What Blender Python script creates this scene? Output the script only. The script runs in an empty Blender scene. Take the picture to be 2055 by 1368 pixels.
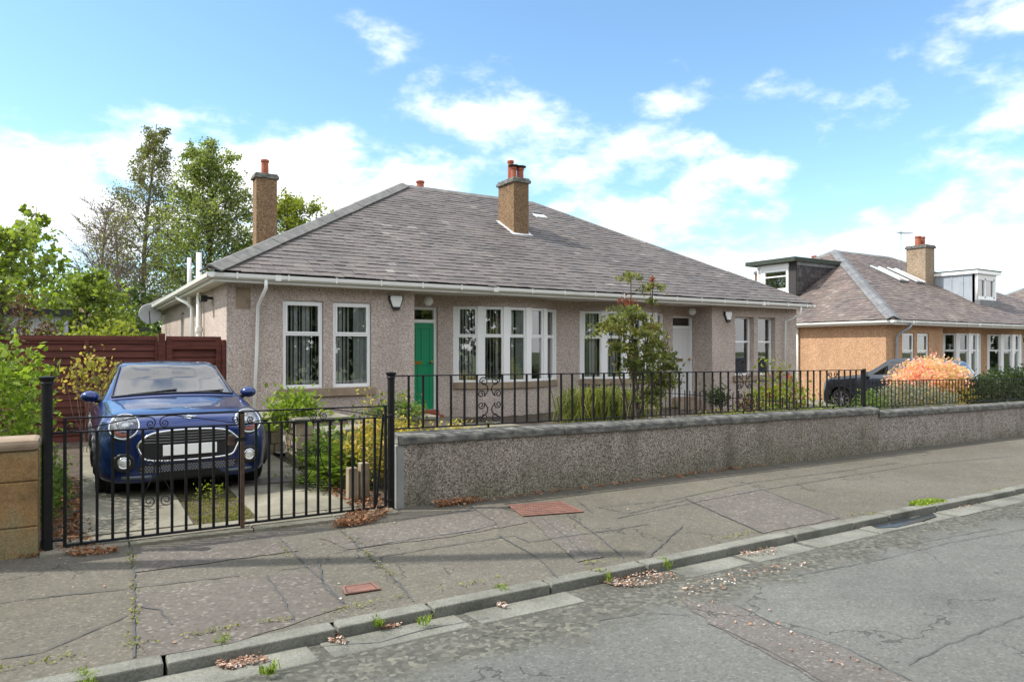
import bpy, math, random
import numpy as np
from mathutils import Vector, Matrix
from mathutils.bvhtree import BVHTree
R = math.radians
C = bpy.context.scene.collection
sc = bpy.context.scene
random.seed(7); rng = np.random.default_rng(7)

# ---------------------------------------------------------------- camera
F = 1400.0; HU, HV = 1027.5, 700.0; CZ = 1.6
YAW = R(31.9)
SN, CS = math.sin(YAW), math.cos(YAW)
cam = bpy.data.cameras.new('camera'); co = bpy.data.objects.new('camera', cam); C.objects.link(co)
co.location = (0, 0, CZ); co.rotation_euler = (R(90), 0, -YAW)
cam.sensor_width = 36; cam.lens = F / 2055 * 36; cam.shift_y = 16 / 2055.0
cam.clip_start = 0.05; cam.clip_end = 2000
sc.camera = co
sc.view_settings.view_transform = 'Standard'; sc.view_settings.look = 'None'
sc.view_settings.gamma = 1; sc.view_settings.use_curve_mapping = False
sc.view_settings.exposure = 0.62

# ---------------------------------------------------------------- sun + sky
SEL, SAZ = R(50), R(24)
sdir = Vector((-math.cos(SEL) * math.cos(SAZ), math.cos(SEL) * math.sin(SAZ), math.sin(SEL)))
sl = bpy.data.lights.new('sun', 'SUN'); sl.energy = 3.7; sl.angle = R(0.53); sl.color = (1, .95, .87)
so = bpy.data.objects.new('sun', sl); C.objects.link(so); so.location = (-20, 10, 30)
so.rotation_euler = (-sdir).to_track_quat('-Z', 'Y').to_euler()

w = bpy.data.worlds.new('World'); sc.world = w; w.use_nodes = True
nt = w.node_tree; nt.nodes.clear()
def N(tree, t, **k):
    n = tree.nodes.new(t)
    for a, b in k.items(): setattr(n, a, b)
    return n
def math_(tree, op, a, b=None, c=None, clamp=False):
    n = N(tree, 'ShaderNodeMath', operation=op); n.use_clamp = clamp
    for i, v in enumerate((a, b, c)):
        if v is None: continue
        if isinstance(v, (int, float)): n.inputs[i].default_value = v
        else: tree.links.new(v, n.inputs[i])
    return n.outputs[0]
sky = N(nt, 'ShaderNodeTexSky', sky_type='NISHITA'); sky.sun_disc = False
sky.sun_elevation = SEL; sky.sun_rotation = R(-66); sky.air_density = 1.0; sky.dust_density = 0.3; sky.ozone_density = 1.6
tc = N(nt, 'ShaderNodeTexCoord')
sep = N(nt, 'ShaderNodeSeparateXYZ'); nt.links.new(tc.outputs['Generated'], sep.inputs[0])
az = math_(nt, 'ARCTAN2', sep.outputs[0], sep.outputs[1])
el = math_(nt, 'ARCSINE', sep.outputs[2])
def azel(u, v):
    a = (u - HU) / F; b = (HV - v) / F
    x = SN + a * CS; y = CS - a * SN
    return math.atan2(x, y), math.atan2(b, math.hypot(x, y))
# cloud banks: pixel centre, radii (px), weight
blobs = [(90, 420, 250, 85, .85), (540, 355, 210, 68, 1.0), (800, 390, 230, 75, .68), (970, 240, 150, 85, .56), (1180, 315, 240, 58, .50), (400, 470, 500, 70, .62),
         (1440, 355, 120, 38, .7), (1330, 205, 95, 45, .5), (765, 90, 75, 60, .45), (1250, 420, 240, 50, .6), (1500, 530, 380, 50, .58), (830,170,60,60,.35),
         (1720, 195, 150, 50, .45), (2030, 215, 100, 50, .52), (2010, 300, 90, 40, .5), (1900, 500, 240, 60, .66), (2090, 20, 90, 40, .6), (1800, 390, 250, 60, .3),
         (40, 300, 100, 18, .5), (-500, 350, 500, 120, .8), (2700, 300, 450, 120, .7)]
# warp the coordinates a little with noise so that the edges billow
nzw = N(nt, 'ShaderNodeTexNoise'); nzw.inputs['Scale'].default_value = 7; nzw.inputs['Detail'].default_value = 5
mapn = N(nt, 'ShaderNodeMapping'); mapn.inputs['Scale'].default_value = (1, 1, 2.0)
nt.links.new(tc.outputs['Generated'], mapn.inputs[0]); nt.links.new(mapn.outputs[0], nzw.inputs['Vector'])
sw = N(nt, 'ShaderNodeSeparateColor'); nt.links.new(nzw.outputs['Color'], sw.inputs[0])
azw = math_(nt, 'MULTIPLY_ADD', math_(nt, 'SUBTRACT', sw.outputs[0], .5), .22, az)
elw = math_(nt, 'MULTIPLY_ADD', math_(nt, 'SUBTRACT', sw.outputs[1], .5), .14, el)
tot = None
for (u, v, ru, rv, wt) in blobs:
    a0, e0 = azel(u, v); 
    dx = math_(nt, 'MULTIPLY', math_(nt, 'SUBTRACT', azw, a0), F / ru * .95)
    dy = math_(nt, 'MULTIPLY', math_(nt, 'SUBTRACT', elw, e0), F / rv * .95)
    r2 = math_(nt, 'ADD', math_(nt, 'MULTIPLY', dx, dx), math_(nt, 'MULTIPLY', dy, dy))
    g = math_(nt, 'MULTIPLY', math_(nt, 'EXPONENT', math_(nt, 'MULTIPLY', r2, -.75)), wt)
    tot = g if tot is None else math_(nt, 'MAXIMUM', tot, g)
# elsewhere in the sky: broken cloud from large noise
nzb = N(nt, 'ShaderNodeTexNoise'); nzb.inputs['Scale'].default_value = 2.2; nzb.inputs['Detail'].default_value = 3
nt.links.new(mapn.outputs[0], nzb.inputs['Vector'])
far = math_(nt, 'MULTIPLY', math_(nt, 'SUBTRACT', math_(nt, 'ABSOLUTE', math_(nt, 'SUBTRACT', az, YAW)), .85), 3, clamp=True)
far = math_(nt, 'MAXIMUM', far, math_(nt, 'MULTIPLY', math_(nt, 'SUBTRACT', el, .52), 4, clamp=True))
tot = math_(nt, 'MAXIMUM', tot, math_(nt, 'MULTIPLY', far, math_(nt, 'MULTIPLY', nzb.outputs[0], 1.35)))
nz = N(nt, 'ShaderNodeTexNoise'); nz.inputs['Scale'].default_value = 9; nz.inputs['Detail'].default_value = 9; nz.inputs['Roughness'].default_value = .62
nt.links.new(mapn.outputs[0], nz.inputs['Vector'])
dens = math_(nt, 'ADD', tot, math_(nt, 'MULTIPLY', math_(nt, 'SUBTRACT', nz.outputs[0], .5), 1.35))
mr = N(nt, 'ShaderNodeMapRange', interpolation_type='SMOOTHSTEP'); nt.links.new(dens, mr.inputs[0])
mr.inputs[1].default_value = .22; mr.inputs[2].default_value = .80
# cloud body shading: brighter where thick, a little grey low in it
mr2 = N(nt, 'ShaderNodeMapRange'); nt.links.new(sw.outputs[2], mr2.inputs[0]); mr2.inputs[1].default_value = .38; mr2.inputs[2].default_value = .6
mr2.inputs[3].default_value = .82; mr2.inputs[4].default_value = 1.0
ccol = N(nt, 'ShaderNodeMix', data_type='RGBA'); ccol.inputs[6].default_value = (7.0, 7.5, 8.2, 1); ccol.inputs[7].default_value = (9.6, 9.7, 9.8, 1)
nt.links.new(mr2.outputs[0], ccol.inputs[0])
# the blue is a touch lighter and more cyan than the bare sky model
tint = N(nt, 'ShaderNodeMix', data_type='RGBA', blend_type='MULTIPLY'); tint.inputs[0].default_value = 1
nt.links.new(sky.outputs[0], tint.inputs[6]); tint.inputs[7].default_value = (1.28, 1.50, 1.51, 1)
mx = N(nt, 'ShaderNodeMix', data_type='RGBA')
nt.links.new(mr.outputs[0], mx.inputs[0]); nt.links.new(tint.outputs[2], mx.inputs[6]); nt.links.new(ccol.outputs[2], mx.inputs[7])
bg = N(nt, 'ShaderNodeBackground'); bg.inputs[1].default_value = .115
nt.links.new(mx.outputs[2], bg.inputs[0])
wo = N(nt, 'ShaderNodeOutputWorld'); nt.links.new(bg.outputs[0], wo.inputs[0])

# ---------------------------------------------------------------- helpers
ORG = {}
def tag(o, label=None, cat=None, group=None, kind=None):
    if label: o['label'] = label
    if cat: o['category'] = cat
    if group: o['group'] = group
    if kind: o['kind'] = kind
    return o
def thing(name, label, cat, loc=(0, 0, 0), group=None):
    o = bpy.data.objects.new(name, None); C.objects.link(o); o.location = loc; o.empty_display_size = .2
    ORG[o.name] = Vector(loc)
    return tag(o, label, cat, group)
def link_mesh(me, name, m, parent=None, org=None):
    o = bpy.data.objects.new(name, me); C.objects.link(o)
    if m is not None: me.materials.append(m)
    if parent is not None:
        o.parent = parent; ORG[o.name] = ORG[parent.name].copy()
    else:
        ORG[o.name] = Vector(org) if org is not None else Vector((0, 0, 0)); o.location = ORG[o.name]
    return o
class MB:
    def __init__(s): s.v = []; s.f = []
    def quad(s, a, b, c, d):
        n = len(s.v); s.v += [tuple(a), tuple(b), tuple(c), tuple(d)]; s.f.append((n, n+1, n+2, n+3)); return s
    def poly(s, pts):
        n = len(s.v); s.v += [tuple(p) for p in pts]; s.f.append(tuple(range(n, n + len(pts)))); return s
    def box(s, x0, x1, y0, y1, z0, z1, M=None):
        P = [(x0,y0,z0),(x1,y0,z0),(x1,y1,z0),(x0,y1,z0),(x0,y0,z1),(x1,y0,z1),(x1,y1,z1),(x0,y1,z1)]
        if M is not None: P = [tuple(M @ Vector(p)) for p in P]
        return s.hexa(P)
    def hexa(s, P):
        n = len(s.v); s.v += [tuple(p) for p in P]
        for f in ((3,2,1,0),(4,5,6,7),(0,1,5,4),(1,2,6,5),(2,3,7,6),(3,0,4,7)): s.f.append(tuple(n+i for i in f))
        return s
    def prism(s, pts, d, M=None):                      # closed outline pts extruded by vector d
        n = len(s.v); k = len(pts); d = Vector(d)
        A = [Vector(p) for p in pts]; B = [p + d for p in A]
        if M is not None: A = [M @ p for p in A]; B = [M @ p for p in B]
        s.v += [tuple(p) for p in A + B]
        s.f.append(tuple(range(n + k - 1, n - 1, -1))); s.f.append(tuple(range(n + k, n + 2 * k)))
        for i in range(k):
            j = (i + 1) % k; s.f.append((n+i, n+j, n+k+j, n+k+i))
        return s
    def tube(s, pts, r, k=8, cap=True, closed=False):
        pts = [Vector(p) for p in pts]; n0 = len(s.v); m = len(pts)
        rr = r if hasattr(r, '__len__') else [r] * m
        up = None
        for i, p in enumerate(pts):
            if closed: t = pts[(i+1) % m] - pts[i-1]
            else: t = pts[min(i+1, m-1)] - pts[max(i-1, 0)]
            if t.length < 1e-9: t = Vector((0,0,1))
            t.normalize()
            if up is None:
                up = Vector((0,0,1)) if abs(t.z) < .9 else Vector((1,0,0))
            a = (up - t * up.dot(t))
            if a.length < 1e-6: a = t.orthogonal()
            a.normalize(); up = a; b = t.cross(a)
            for j in range(k):
                q = 2 * math.pi * (j + .5) / k
                s.v.append(tuple(p + (a * math.cos(q) + b * math.sin(q)) * rr[i]))
        for i in range(m if closed else m - 1):
            i2 = (i + 1) % m
            for j in range(k):
                j2 = (j + 1) % k
                s.f.append((n0+i*k+j, n0+i*k+j2, n0+i2*k+j2, n0+i2*k+j))
        if cap and not closed:
            s.f.append(tuple(n0 + j for j in range(k-1, -1, -1))); s.f.append(tuple(n0 + (m-1)*k + j for j in range(k)))
        return s
    def lathe(s, prof, k=16, M=None, cap=True):         # prof: (r, h) along local +z
        n0 = len(s.v)
        for (r, h) in prof:
            for j in range(k):
                q = 2*math.pi*j/k; p = Vector((r*math.cos(q), r*math.sin(q), h))
                s.v.append(tuple(M @ p if M is not None else p))
        for i in range(len(prof)-1):
            for j in range(k):
                j2 = (j+1) % k
                s.f.append((n0+i*k+j, n0+i*k+j2, n0+(i+1)*k+j2, n0+(i+1)*k+j))
        if cap:
            s.f.append(tuple(n0+j for j in range(k-1,-1,-1))); s.f.append(tuple(n0+(len(prof)-1)*k+j for j in range(k)))
        return s
    def mesh(s, name, org, smooth=False):
        me = bpy.data.meshes.new(name); o = org
        me.from_pydata([(x-o[0], y-o[1], z-o[2]) for x, y, z in s.v], [], s.f)
        me.validate()
        if smooth: me.polygons.foreach_set('use_smooth', [True]*len(me.polygons))
        me.update(); return me
    def build(s, name, m, parent=None, org=(0,0,0), smooth=False, bevel=0):
        o_ = ORG[parent.name] if parent is not None else Vector(org)
        ob = link_mesh(s.mesh(name, o_, smooth), name, m, parent, o_)
        if bevel:
            b = ob.modifiers.new('bevel', 'BEVEL'); b.width = bevel; b.segments = 2; b.limit_method = 'ANGLE'; b.angle_limit = R(40)
        if smooth == 'auto': pass
        return ob
def structure(o, label=None): return tag(o, label, kind='structure')
def np_mesh(name, V, nper, m, parent=None, org=(0,0,0), smooth=False):
    V = np.asarray(V, dtype=np.float32).reshape(-1, 3); o_ = ORG[parent.name] if parent is not None else Vector(org)
    V = V - np.array(o_, dtype=np.float32)
    nf = len(V)//nper
    me = bpy.data.meshes.new(name); me.vertices.add(len(V)); me.vertices.foreach_set('co', V.ravel())
    me.loops.add(len(V)); me.loops.foreach_set('vertex_index', np.arange(len(V), dtype=np.int32))
    me.polygons.add(nf); me.polygons.foreach_set('loop_start', np.arange(0, len(V), nper, dtype=np.int32))
    me.polygons.foreach_set('loop_total', np.full(nf, nper, dtype=np.int32))
    me.update(calc_edges=True)
    return link_mesh(me, name, m, parent, o_)
def copy_tree(o, parent=None):
    c = o.copy(); C.objects.link(c); c.parent = parent
    ORG[c.name] = ORG[o.name].copy()
    for ch in list(o.children): copy_tree(ch, c)
    return c
def ray(u, v):
    a = (u - HU)/F; b = (HV - v)/F
    return Vector((SN + a*CS, CS - a*SN, b))
def at_z(u, v, z):
    d = ray(u, v); t = (z - CZ)/d.z; return Vector((d.x*t, d.y*t, z))
def at_y(u, v, Y):
    d = ray(u, v); t = Y/d.y; return Vector((d.x*t, Y, CZ + d.z*t))

# ---------------------------------------------------------------- materials
def mat(name, col=(.5,.5,.5), rough=.7, metal=0, spec=None, coat=0):
    m = bpy.data.materials.new(name); m.use_nodes = True
    b = m.node_tree.nodes['Principled BSDF']
    b.inputs['Base Color'].default_value = (*col, 1); b.inputs['Roughness'].default_value = rough; b.inputs['Metallic'].default_value = metal
    if spec is not None: b.inputs['Specular IOR Level'].default_value = spec
    if coat: b.inputs['Coat Weight'].default_value = coat; b.inputs['Coat Roughness'].default_value = .02
    return m
def ramp(t, src, stops, interp='LINEAR'):
    r = N(t, 'ShaderNodeValToRGB'); r.color_ramp.interpolation = interp
    e = r.color_ramp.elements
    while len(e) < len(stops): e.new(.5)
    for i, (p, c) in enumerate(stops):
        e[i].position = p; e[i].color = (*c, 1) if len(c) == 3 else c
    t.links.new(src, r.inputs[0]); return r.outputs[0]
def noise(t, scale, detail=4, rough=.5, vec=None, stretch=None, dist=0):
    n = N(t, 'ShaderNodeTexNoise'); n.inputs['Scale'].default_value = scale; n.inputs['Detail'].default_value = detail
    n.inputs['Roughness'].default_value = rough; n.inputs['Distortion'].default_value = dist
    if vec is None:
        c = N(t, 'ShaderNodeTexCoord'); vec = c.outputs['Object']
    if stretch:
        mp = N(t, 'ShaderNodeMapping'); mp.inputs['Scale'].default_value = stretch; t.links.new(vec, mp.inputs[0]); vec = mp.outputs[0]
    t.links.new(vec, n.inputs['Vector']); return n.outputs[0]
def voro(t, scale, feature='F1', stretch=None, rand=1.0):
    n = N(t, 'ShaderNodeTexVoronoi'); n.feature = feature; n.inputs['Scale'].default_value = scale; n.inputs['Randomness'].default_value = rand
    c = N(t, 'ShaderNodeTexCoord'); vec = c.outputs['Object']
    if stretch:
        mp = N(t, 'ShaderNodeMapping'); mp.inputs['Scale'].default_value = stretch; t.links.new(vec, mp.inputs[0]); vec = mp.outputs[0]
    t.links.new(vec, n.inputs['Vector']); return n
def mixc(t, fac, a, b, blend='MIX'):
    m = N(t, 'ShaderNodeMix', data_type='RGBA', blend_type=blend)
    for i, v in ((0, fac), (6, a), (7, b)):
        if isinstance(v, (int, float)): m.inputs[i].default_value = v
        elif isinstance(v, tuple): m.inputs[i].default_value = (*v, 1)
        else: t.links.new(v, m.inputs[i])
    return m.outputs[2]
def bump(t, b, h, strength, dist):
    n = N(t, 'ShaderNodeBump'); n.inputs['Strength'].default_value = strength; n.inputs['Distance'].default_value = dist
    t.links.new(h, n.inputs['Height']); t.links.new(n.outputs[0], b.inputs['Normal'])
def mnoise(name, stops, scale, rough=.8, bmp=.3, bd=.01, detail=6, stretch=None, fine=None, finec=None, metal=0, coat=0, spec=None):
    m = mat(name, rough=rough, metal=metal, coat=coat, spec=spec); t = m.node_tree; b = t.nodes['Principled BSDF']
    n = noise(t, scale, detail, .6, stretch=stretch); c = ramp(t, n, stops)
    h = n
    if fine:
        v = voro(t, fine); s = N(t, 'ShaderNodeSeparateColor'); t.links.new(v.outputs['Color'], s.inputs[0])
        g = ramp(t, s.outputs[0], finec); c = mixc(t, 1.0, c, g, 'MULTIPLY'); h = s.outputs[0]
    t.links.new(c, b.inputs['Base Color'])
    if bmp: bump(t, b, h, bmp, bd)
    return m
def geo_random(t):                                     # 0..1, own value for every loose piece and every object
    g = N(t, 'ShaderNodeNewGeometry'); o = N(t, 'ShaderNodeObjectInfo')
    return math_(t, 'FRACT', math_(t, 'ADD', g.outputs['Random Per Island'], o.outputs['Random']))
def harling(name, base, dark, light, stain=(.25,.22,.16), stain_amt=.25, scale=42, low_moss=None):
    m = mat(name, rough=.95, spec=.2); t = m.node_tree; b = t.nodes['Principled BSDF']
    v = voro(t, scale); s = N(t, 'ShaderNodeSeparateColor'); t.links.new(v.outputs['Color'], s.inputs[0])
    c = ramp(t, s.outputs[0], [(0, dark), (.22, dark), (.34, base), (.72, base), (.85, light), (1, light)])
    v2 = voro(t, scale*2.1); s2 = N(t, 'ShaderNodeSeparateColor'); t.links.new(v2.outputs['Color'], s2.inputs[0])
    c = mixc(t, .75, c, ramp(t, s2.outputs[1], [(0, (.68,.66,.65)), (1, (1.25,1.24,1.22))]), 'MULTIPLY')
    n = noise(t, 1.1, 5, .6); f = ramp(t, n, [(.42, (0,0,0)), (.75, (1,1,1))])
    f = math_(t, 'MULTIPLY', f, stain_amt); c = mixc(t, f, c, stain)
    ns = noise(t, 1.7, 6, .7, stretch=(1.3, 1.3, .35)); c = mixc(t, math_(t, 'MULTIPLY', ramp(t, ns, [(.56, (0,0,0)), (.72, (1,1,1))]), .35), c, mixc(t, 1, c, (.62,.58,.50), 'MULTIPLY'))
    n3 = noise(t, 2.4, 3, .5, stretch=(1, 1, .25)); c = mixc(t, .55, c, ramp(t, n3, [(.3, (.83,.83,.83)), (.7, (1.12,1.12,1.12))]), 'MULTIPLY')
    if low_moss:
        nd = noise(t, 1.5, 6, .65, stretch=(1.6, 1, .5)); dk = math_(t, 'MULTIPLY', ramp(t, nd, [(.50, (0,0,0)), (.68, (1,1,1))]), .5); c = mixc(t, dk, c, (.075,.072,.06))
        z0, z1, mc = low_moss
        cc = N(t, 'ShaderNodeTexCoord'); sp = N(t, 'ShaderNodeSeparateXYZ'); t.links.new(cc.outputs['Object'], sp.inputs[0])
        zz = math_(t, 'ADD', sp.outputs[2], math_(t, 'MULTIPLY', sp.outputs[0], .0115))
        zz = math_(t, 'ADD', zz, math_(t, 'MULTIPLY', math_(t, 'SUBTRACT', noise(t, 2.5, 6, .65), .5), .7))
        mrr = N(t, 'ShaderNodeMapRange'); t.links.new(zz, mrr.inputs[0]); mrr.inputs[1].default_value = z0; mrr.inputs[2].default_value = z1
        mrr.inputs[3].default_value = .8; mrr.inputs[4].default_value = 0
        c = mixc(t, mrr.outputs[0], c, mixc(t, .8, c, mc, 'MULTIPLY'))
    t.links.new(c, b.inputs['Base Color']); 
    bump(t, b, math_(t, 'MULTIPLY_ADD', s.outputs[0], .6, s2.outputs[0]), .55, .012)
    return m
M = {}
M['harl'] = harling('harling_pink', (.60,.50,.445), (.35,.285,.25), (.76,.70,.65), (.34,.27,.21), .25, 84)
M['harl2'] = harling('harling_orange', (.56,.335,.195), (.40,.225,.125), (.68,.48,.33), (.46,.30,.18), .2, 60)
M['harl_ch'] = harling('harling_chimney', (.25,.16,.09), (.12,.075,.045), (.37,.26,.165), (.13,.1,.06), .35, 60)
M['harl_ch2'] = harling('harling_chimney_pale', (.37,.285,.20), (.24,.18,.125), (.50,.41,.31), (.2,.16,.12), .3, 60)
M['harl_wall'] = harling('harling_boundary', (.36,.31,.27), (.15,.13,.112), (.56,.51,.46), (.23,.215,.16), .4, 80, low_moss=(-.05,.45,(.50,.55,.38)))
M['harl_wall2'] = harling('harling_boundary_pale', (.41,.355,.325), (.20,.17,.155), (.58,.53,.49), (.22,.2,.17), .3, 62, low_moss=(-.1,.25,(.45,.5,.35)))
M['stone'] = mnoise('sandstone', [(.3,(.20,.15,.105)),(.5,(.29,.22,.155)),(.7,(.36,.285,.205))], 4, .9, .3, .01)
M['sand_ochre'] = mnoise('ochre_block', [(.3,(.14,.09,.04)),(.47,(.30,.18,.075)),(.6,(.26,.20,.10)),(.75,(.17,.165,.08))], 2.6, .92, .4, .01, fine=120, finec=[(0,(.7,.7,.7)),(1,(1.15,1.15,1.15))])
M['coping'] = mnoise('coping_stone', [(.3,(.05,.052,.048)),(.43,(.10,.10,.09)),(.57,(.17,.168,.148)),(.72,(.28,.275,.245))], 7, .95, .6, .02, detail=10, stretch=(1,1,2))
M['white'] = mat('white_upvc', (.87,.88,.87), .35)
M['gutter'] = mat('white_gutter', (.80,.80,.76), .35)
M['cream'] = mnoise('cream_soffit', [(.35,(.62,.60,.54)),(.65,(.72,.70,.65))], 3, .6, 0)
M['iron'] = mnoise('black_iron', [(.35,(.006,.006,.007)),(.62,(.011,.011,.012)),(.75,(.035,.022,.014))], 20, .5, .2, .002, spec=.25)
M['iron_rust'] = mnoise('rusted_iron', [(.35,(.03,.02,.015)),(.65,(.10,.055,.03))], 14, .8, .3, .003)
M['terra'] = mnoise('terracotta', [(.3,(.24,.065,.035)),(.7,(.40,.12,.065))], 5, .8, .1, .004)
M['dark'] = mat('dark_interior', (.02,.02,.021), .9)
M['room'] = mat('room_wall', (.12,.11,.10), .9)
M['curtain'] = mat('net_curtain', (.86,.88,.85), .9)
M['blind'] = mat('blind_fabric', (.9,.9,.86), .9)
M['green_door'] = mat('green_paint', (.006,.26,.115), .35)
M['white_door'] = mat('white_door_paint', (.72,.72,.72), .4)
M['brass'] = mat('brass', (.45,.27,.07), .3, 1)
M['chrome'] = mat('chrome', (.78,.79,.8), .07, 1)
M['lead'] = mnoise('lead_sheet', [(.3,(.10,.105,.11)),(.7,(.20,.205,.21))], 3, .6, .1, .01)
M['zinc'] = mnoise('zinc_cladding', [(.3,(.27,.31,.35)),(.7,(.38,.42,.46))], 1.5, .5, .05, .01)
M['felt'] = mnoise('roof_felt', [(.3,(.03,.032,.034)),(.7,(.055,.058,.06))], 6, .9, .2, .01)
M['felt_g'] = mnoise('green_felt', [(.3,(.03,.042,.032)),(.7,(.055,.068,.05))], 6, .9, .2, .01)
M['ridge'] = mnoise('ridge_tile', [(.3,(.10,.10,.096)),(.5,(.15,.15,.143)),(.7,(.21,.205,.195))], 5, .9, .35, .01)
M['flash'] = mat('pale_flashing', (.62,.63,.64), .5)
M['red_fence'] = mnoise('red_brown_board', [(.3,(.055,.013,.009)),(.5,(.095,.022,.014)),(.72,(.15,.038,.024)),(.82,(.26,.15,.12))], 5, .8, .3, .006, detail=8, stretch=(.4,1,6))
M['concrete'] = mnoise('concrete_drive', [(.3,(.12,.112,.082)),(.45,(.19,.178,.135)),(.58,(.235,.218,.170)),(.72,(.29,.27,.215))], 1.7, .93, .3, .006, detail=9, fine=90, finec=[(0,(.82,.82,.8)),(1,(1.1,1.1,1.1))])
M['kerb'] = mnoise('kerb_whin', [(.3,(.105,.105,.085)),(.5,(.175,.175,.148)),(.72,(.235,.235,.20))], 2.6, .93, .35, .006, detail=9, fine=110, finec=[(0,(.74,.74,.74)),(1,(1.14,1.14,1.14))])
M['rust_cover'] = mnoise('rusty_cover', [(.3,(.13,.065,.05)),(.7,(.24,.115,.085))], 9, .8, .3, .004)
M['tyre'] = mnoise('tyre_rubber', [(.3,(.012,.012,.012)),(.7,(.022,.022,.021))], 30, .85, .2, .002)
M['black'] = mat('black_plastic', (.012,.012,.013), .5)
M['plate'] = mat('blank_plate', (.95,.95,.92), .4)
M['alloy'] = mat('alloy_wheel', (.5,.5,.52), .3, .9)
M['interior'] = mat('car_interior', (.02,.021,.023), .8)
M['amber'] = mat('amber_lens', (.62,.16,.08), .2)
M['soil'] = mnoise('soil', [(.3,(.04,.03,.02)),(.6,(.085,.062,.045)),(.8,(.17,.13,.095))], 9, 1, .8, .03, detail=9)
M['litter'] = None
M['shed'] = mat('green_shed', (.05,.10,.075), .8)
M['garage'] = mat('white_garage', (.68,.70,.74), .7)
M['bark'] = mnoise('bark', [(.3,(.045,.035,.025)),(.7,(.12,.10,.075))], 6, .95, .6, .02, stretch=(1,1,.3))
M['birch'] = mnoise('birch_bark', [(.3,(.06,.05,.04)),(.5,(.19,.17,.13)),(.7,(.27,.25,.21))], 3, .9, .4, .02, stretch=(1,1,3))
M['twig'] = mat('twig', (.19,.15,.12), .95)
M['dish'] = mat('dish_grey', (.42,.43,.44), .5)

def asphalt(name, c0, c1, agg, rough=.95, moss=0, spec=.3, aggscale=70, band=None):
    m = mat(name, rough=rough, spec=spec); t = m.node_tree; b = t.nodes['Principled BSDF']
    n = noise(t, .55, 8, .65); c = ramp(t, n, [(.3, c0), (.7, c1)])
    v = voro(t, aggscale); s = N(t, 'ShaderNodeSeparateColor'); t.links.new(v.outputs['Color'], s.inputs[0])
    c = mixc(t, 1, c, ramp(t, s.outputs[0], [(0, (.74,.74,.74)), (.3, (.92,.92,.92)), (.88, (1.04,1.04,1.04)), (.96, (agg,agg,agg)), (1, (agg,agg,agg))]), 'MULTIPLY')
    n2 = noise(t, 5, 8, .7); c = mixc(t, .8, c, ramp(t, n2, [(.3, (.88,.88,.88)), (.7, (1.1,1.1,1.09))]), 'MULTIPLY')
    if moss:
        n4 = noise(t, .9, 7, .7); f = math_(t, 'MULTIPLY', ramp(t, n4, [(.52, (0,0,0)), (.72, (1,1,1))]), moss); c = mixc(t, f, c, (.13,.135,.06))
    if band:                                            # worn, silty margin beside the gutter
        cb = N(t, 'ShaderNodeTexCoord'); sp = N(t, 'ShaderNodeSeparateXYZ'); t.links.new(cb.outputs['Object'], sp.inputs[0])
        nb = noise(t, 1.3, 9, .68); yy = math_(t, 'ADD', sp.outputs[1], math_(t, 'MULTIPLY', math_(t, 'SUBTRACT', nb, .5), 1.6))
        mb_ = N(t, 'ShaderNodeMapRange'); t.links.new(yy, mb_.inputs[0]); mb_.inputs[1].default_value = 3.22; mb_.inputs[2].default_value = 3.5
        v3 = voro(t, 34); s3 = N(t, 'ShaderNodeSeparateColor'); t.links.new(v3.outputs['Color'], s3.inputs[0])
        cbn = mixc(t, 1, band, ramp(t, s3.outputs[0], [(0, (.55,.55,.55)), (.6, (1,1,1)), (.93, (1.6,1.6,1.55)), (1, (2,2,1.9))]), 'MULTIPLY')
        c = mixc(t, math_(t, 'MULTIPLY', mb_.outputs[0], .8), c, cbn)
        nw = noise(t, .35, 3, .5, stretch=(.3, 1, 1)); c = mixc(t, .6, c, ramp(t, nw, [(.35, (.86,.86,.86)), (.65, (1.1,1.1,1.1))]), 'MULTIPLY')
    # fine cracks
    vc = N(t, 'ShaderNodeTexVoronoi'); vc.feature = 'DISTANCE_TO_EDGE'; vc.inputs['Scale'].default_value = .75
    cc = N(t, 'ShaderNodeTexCoord'); nn = N(t, 'ShaderNodeTexNoise'); nn.inputs['Scale'].default_value = 2.5; nn.inputs['Detail'].default_value = 6
    t.links.new(cc.outputs['Object'], nn.inputs['Vector'])
    va = N(t, 'ShaderNodeVectorMath', operation='MULTIPLY_ADD'); t.links.new(nn.outputs['Color'], va.inputs[0]); va.inputs[1].default_value = (.9,.9,.9); t.links.new(cc.outputs['Object'], va.inputs[2])
    t.links.new(va.outputs[0], vc.inputs['Vector'])
    cr = math_(t, 'LESS_THAN', vc.outputs['Distance'], .006)
    gate = math_(t, 'GREATER_THAN', noise(t, .8, 2), .52)
    cr = math_(t, 'MULTIPLY', cr, math_(t, 'MULTIPLY', gate, .6))
    c = mixc(t, cr, c, (.035,.035,.032))
    t.links.new(c, b.inputs['Base Color'])
    h = math_(t, 'SUBTRACT', math_(t, 'MULTIPLY_ADD', s.outputs[0], .5, n2), math_(t, 'MULTIPLY', cr, 1.5))
    bump(t, b, h, .5, .008)
    return m
M['road'] = asphalt('road_asphalt', (.112,.115,.106), (.15,.151,.138), 1.25, band=(.092,.090,.074))
M['road_edge'] = asphalt('worn_road_edge', (.068,.068,.056), (.115,.112,.094), 1.7, aggscale=50)
M['trench'] = asphalt('road_trench', (.112,.103,.094), (.142,.13,.118), 1.5)
M['pave'] = asphalt('pavement_asphalt', (.105,.096,.076), (.146,.133,.110), 1.4, moss=.2)
M['patch'] = asphalt('pavement_patch', (.108,.096,.083), (.142,.128,.112), 1.55, aggscale=48)
M['bitumen'] = mat('bitumen_seam', (.07,.074,.074), .8)

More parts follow.
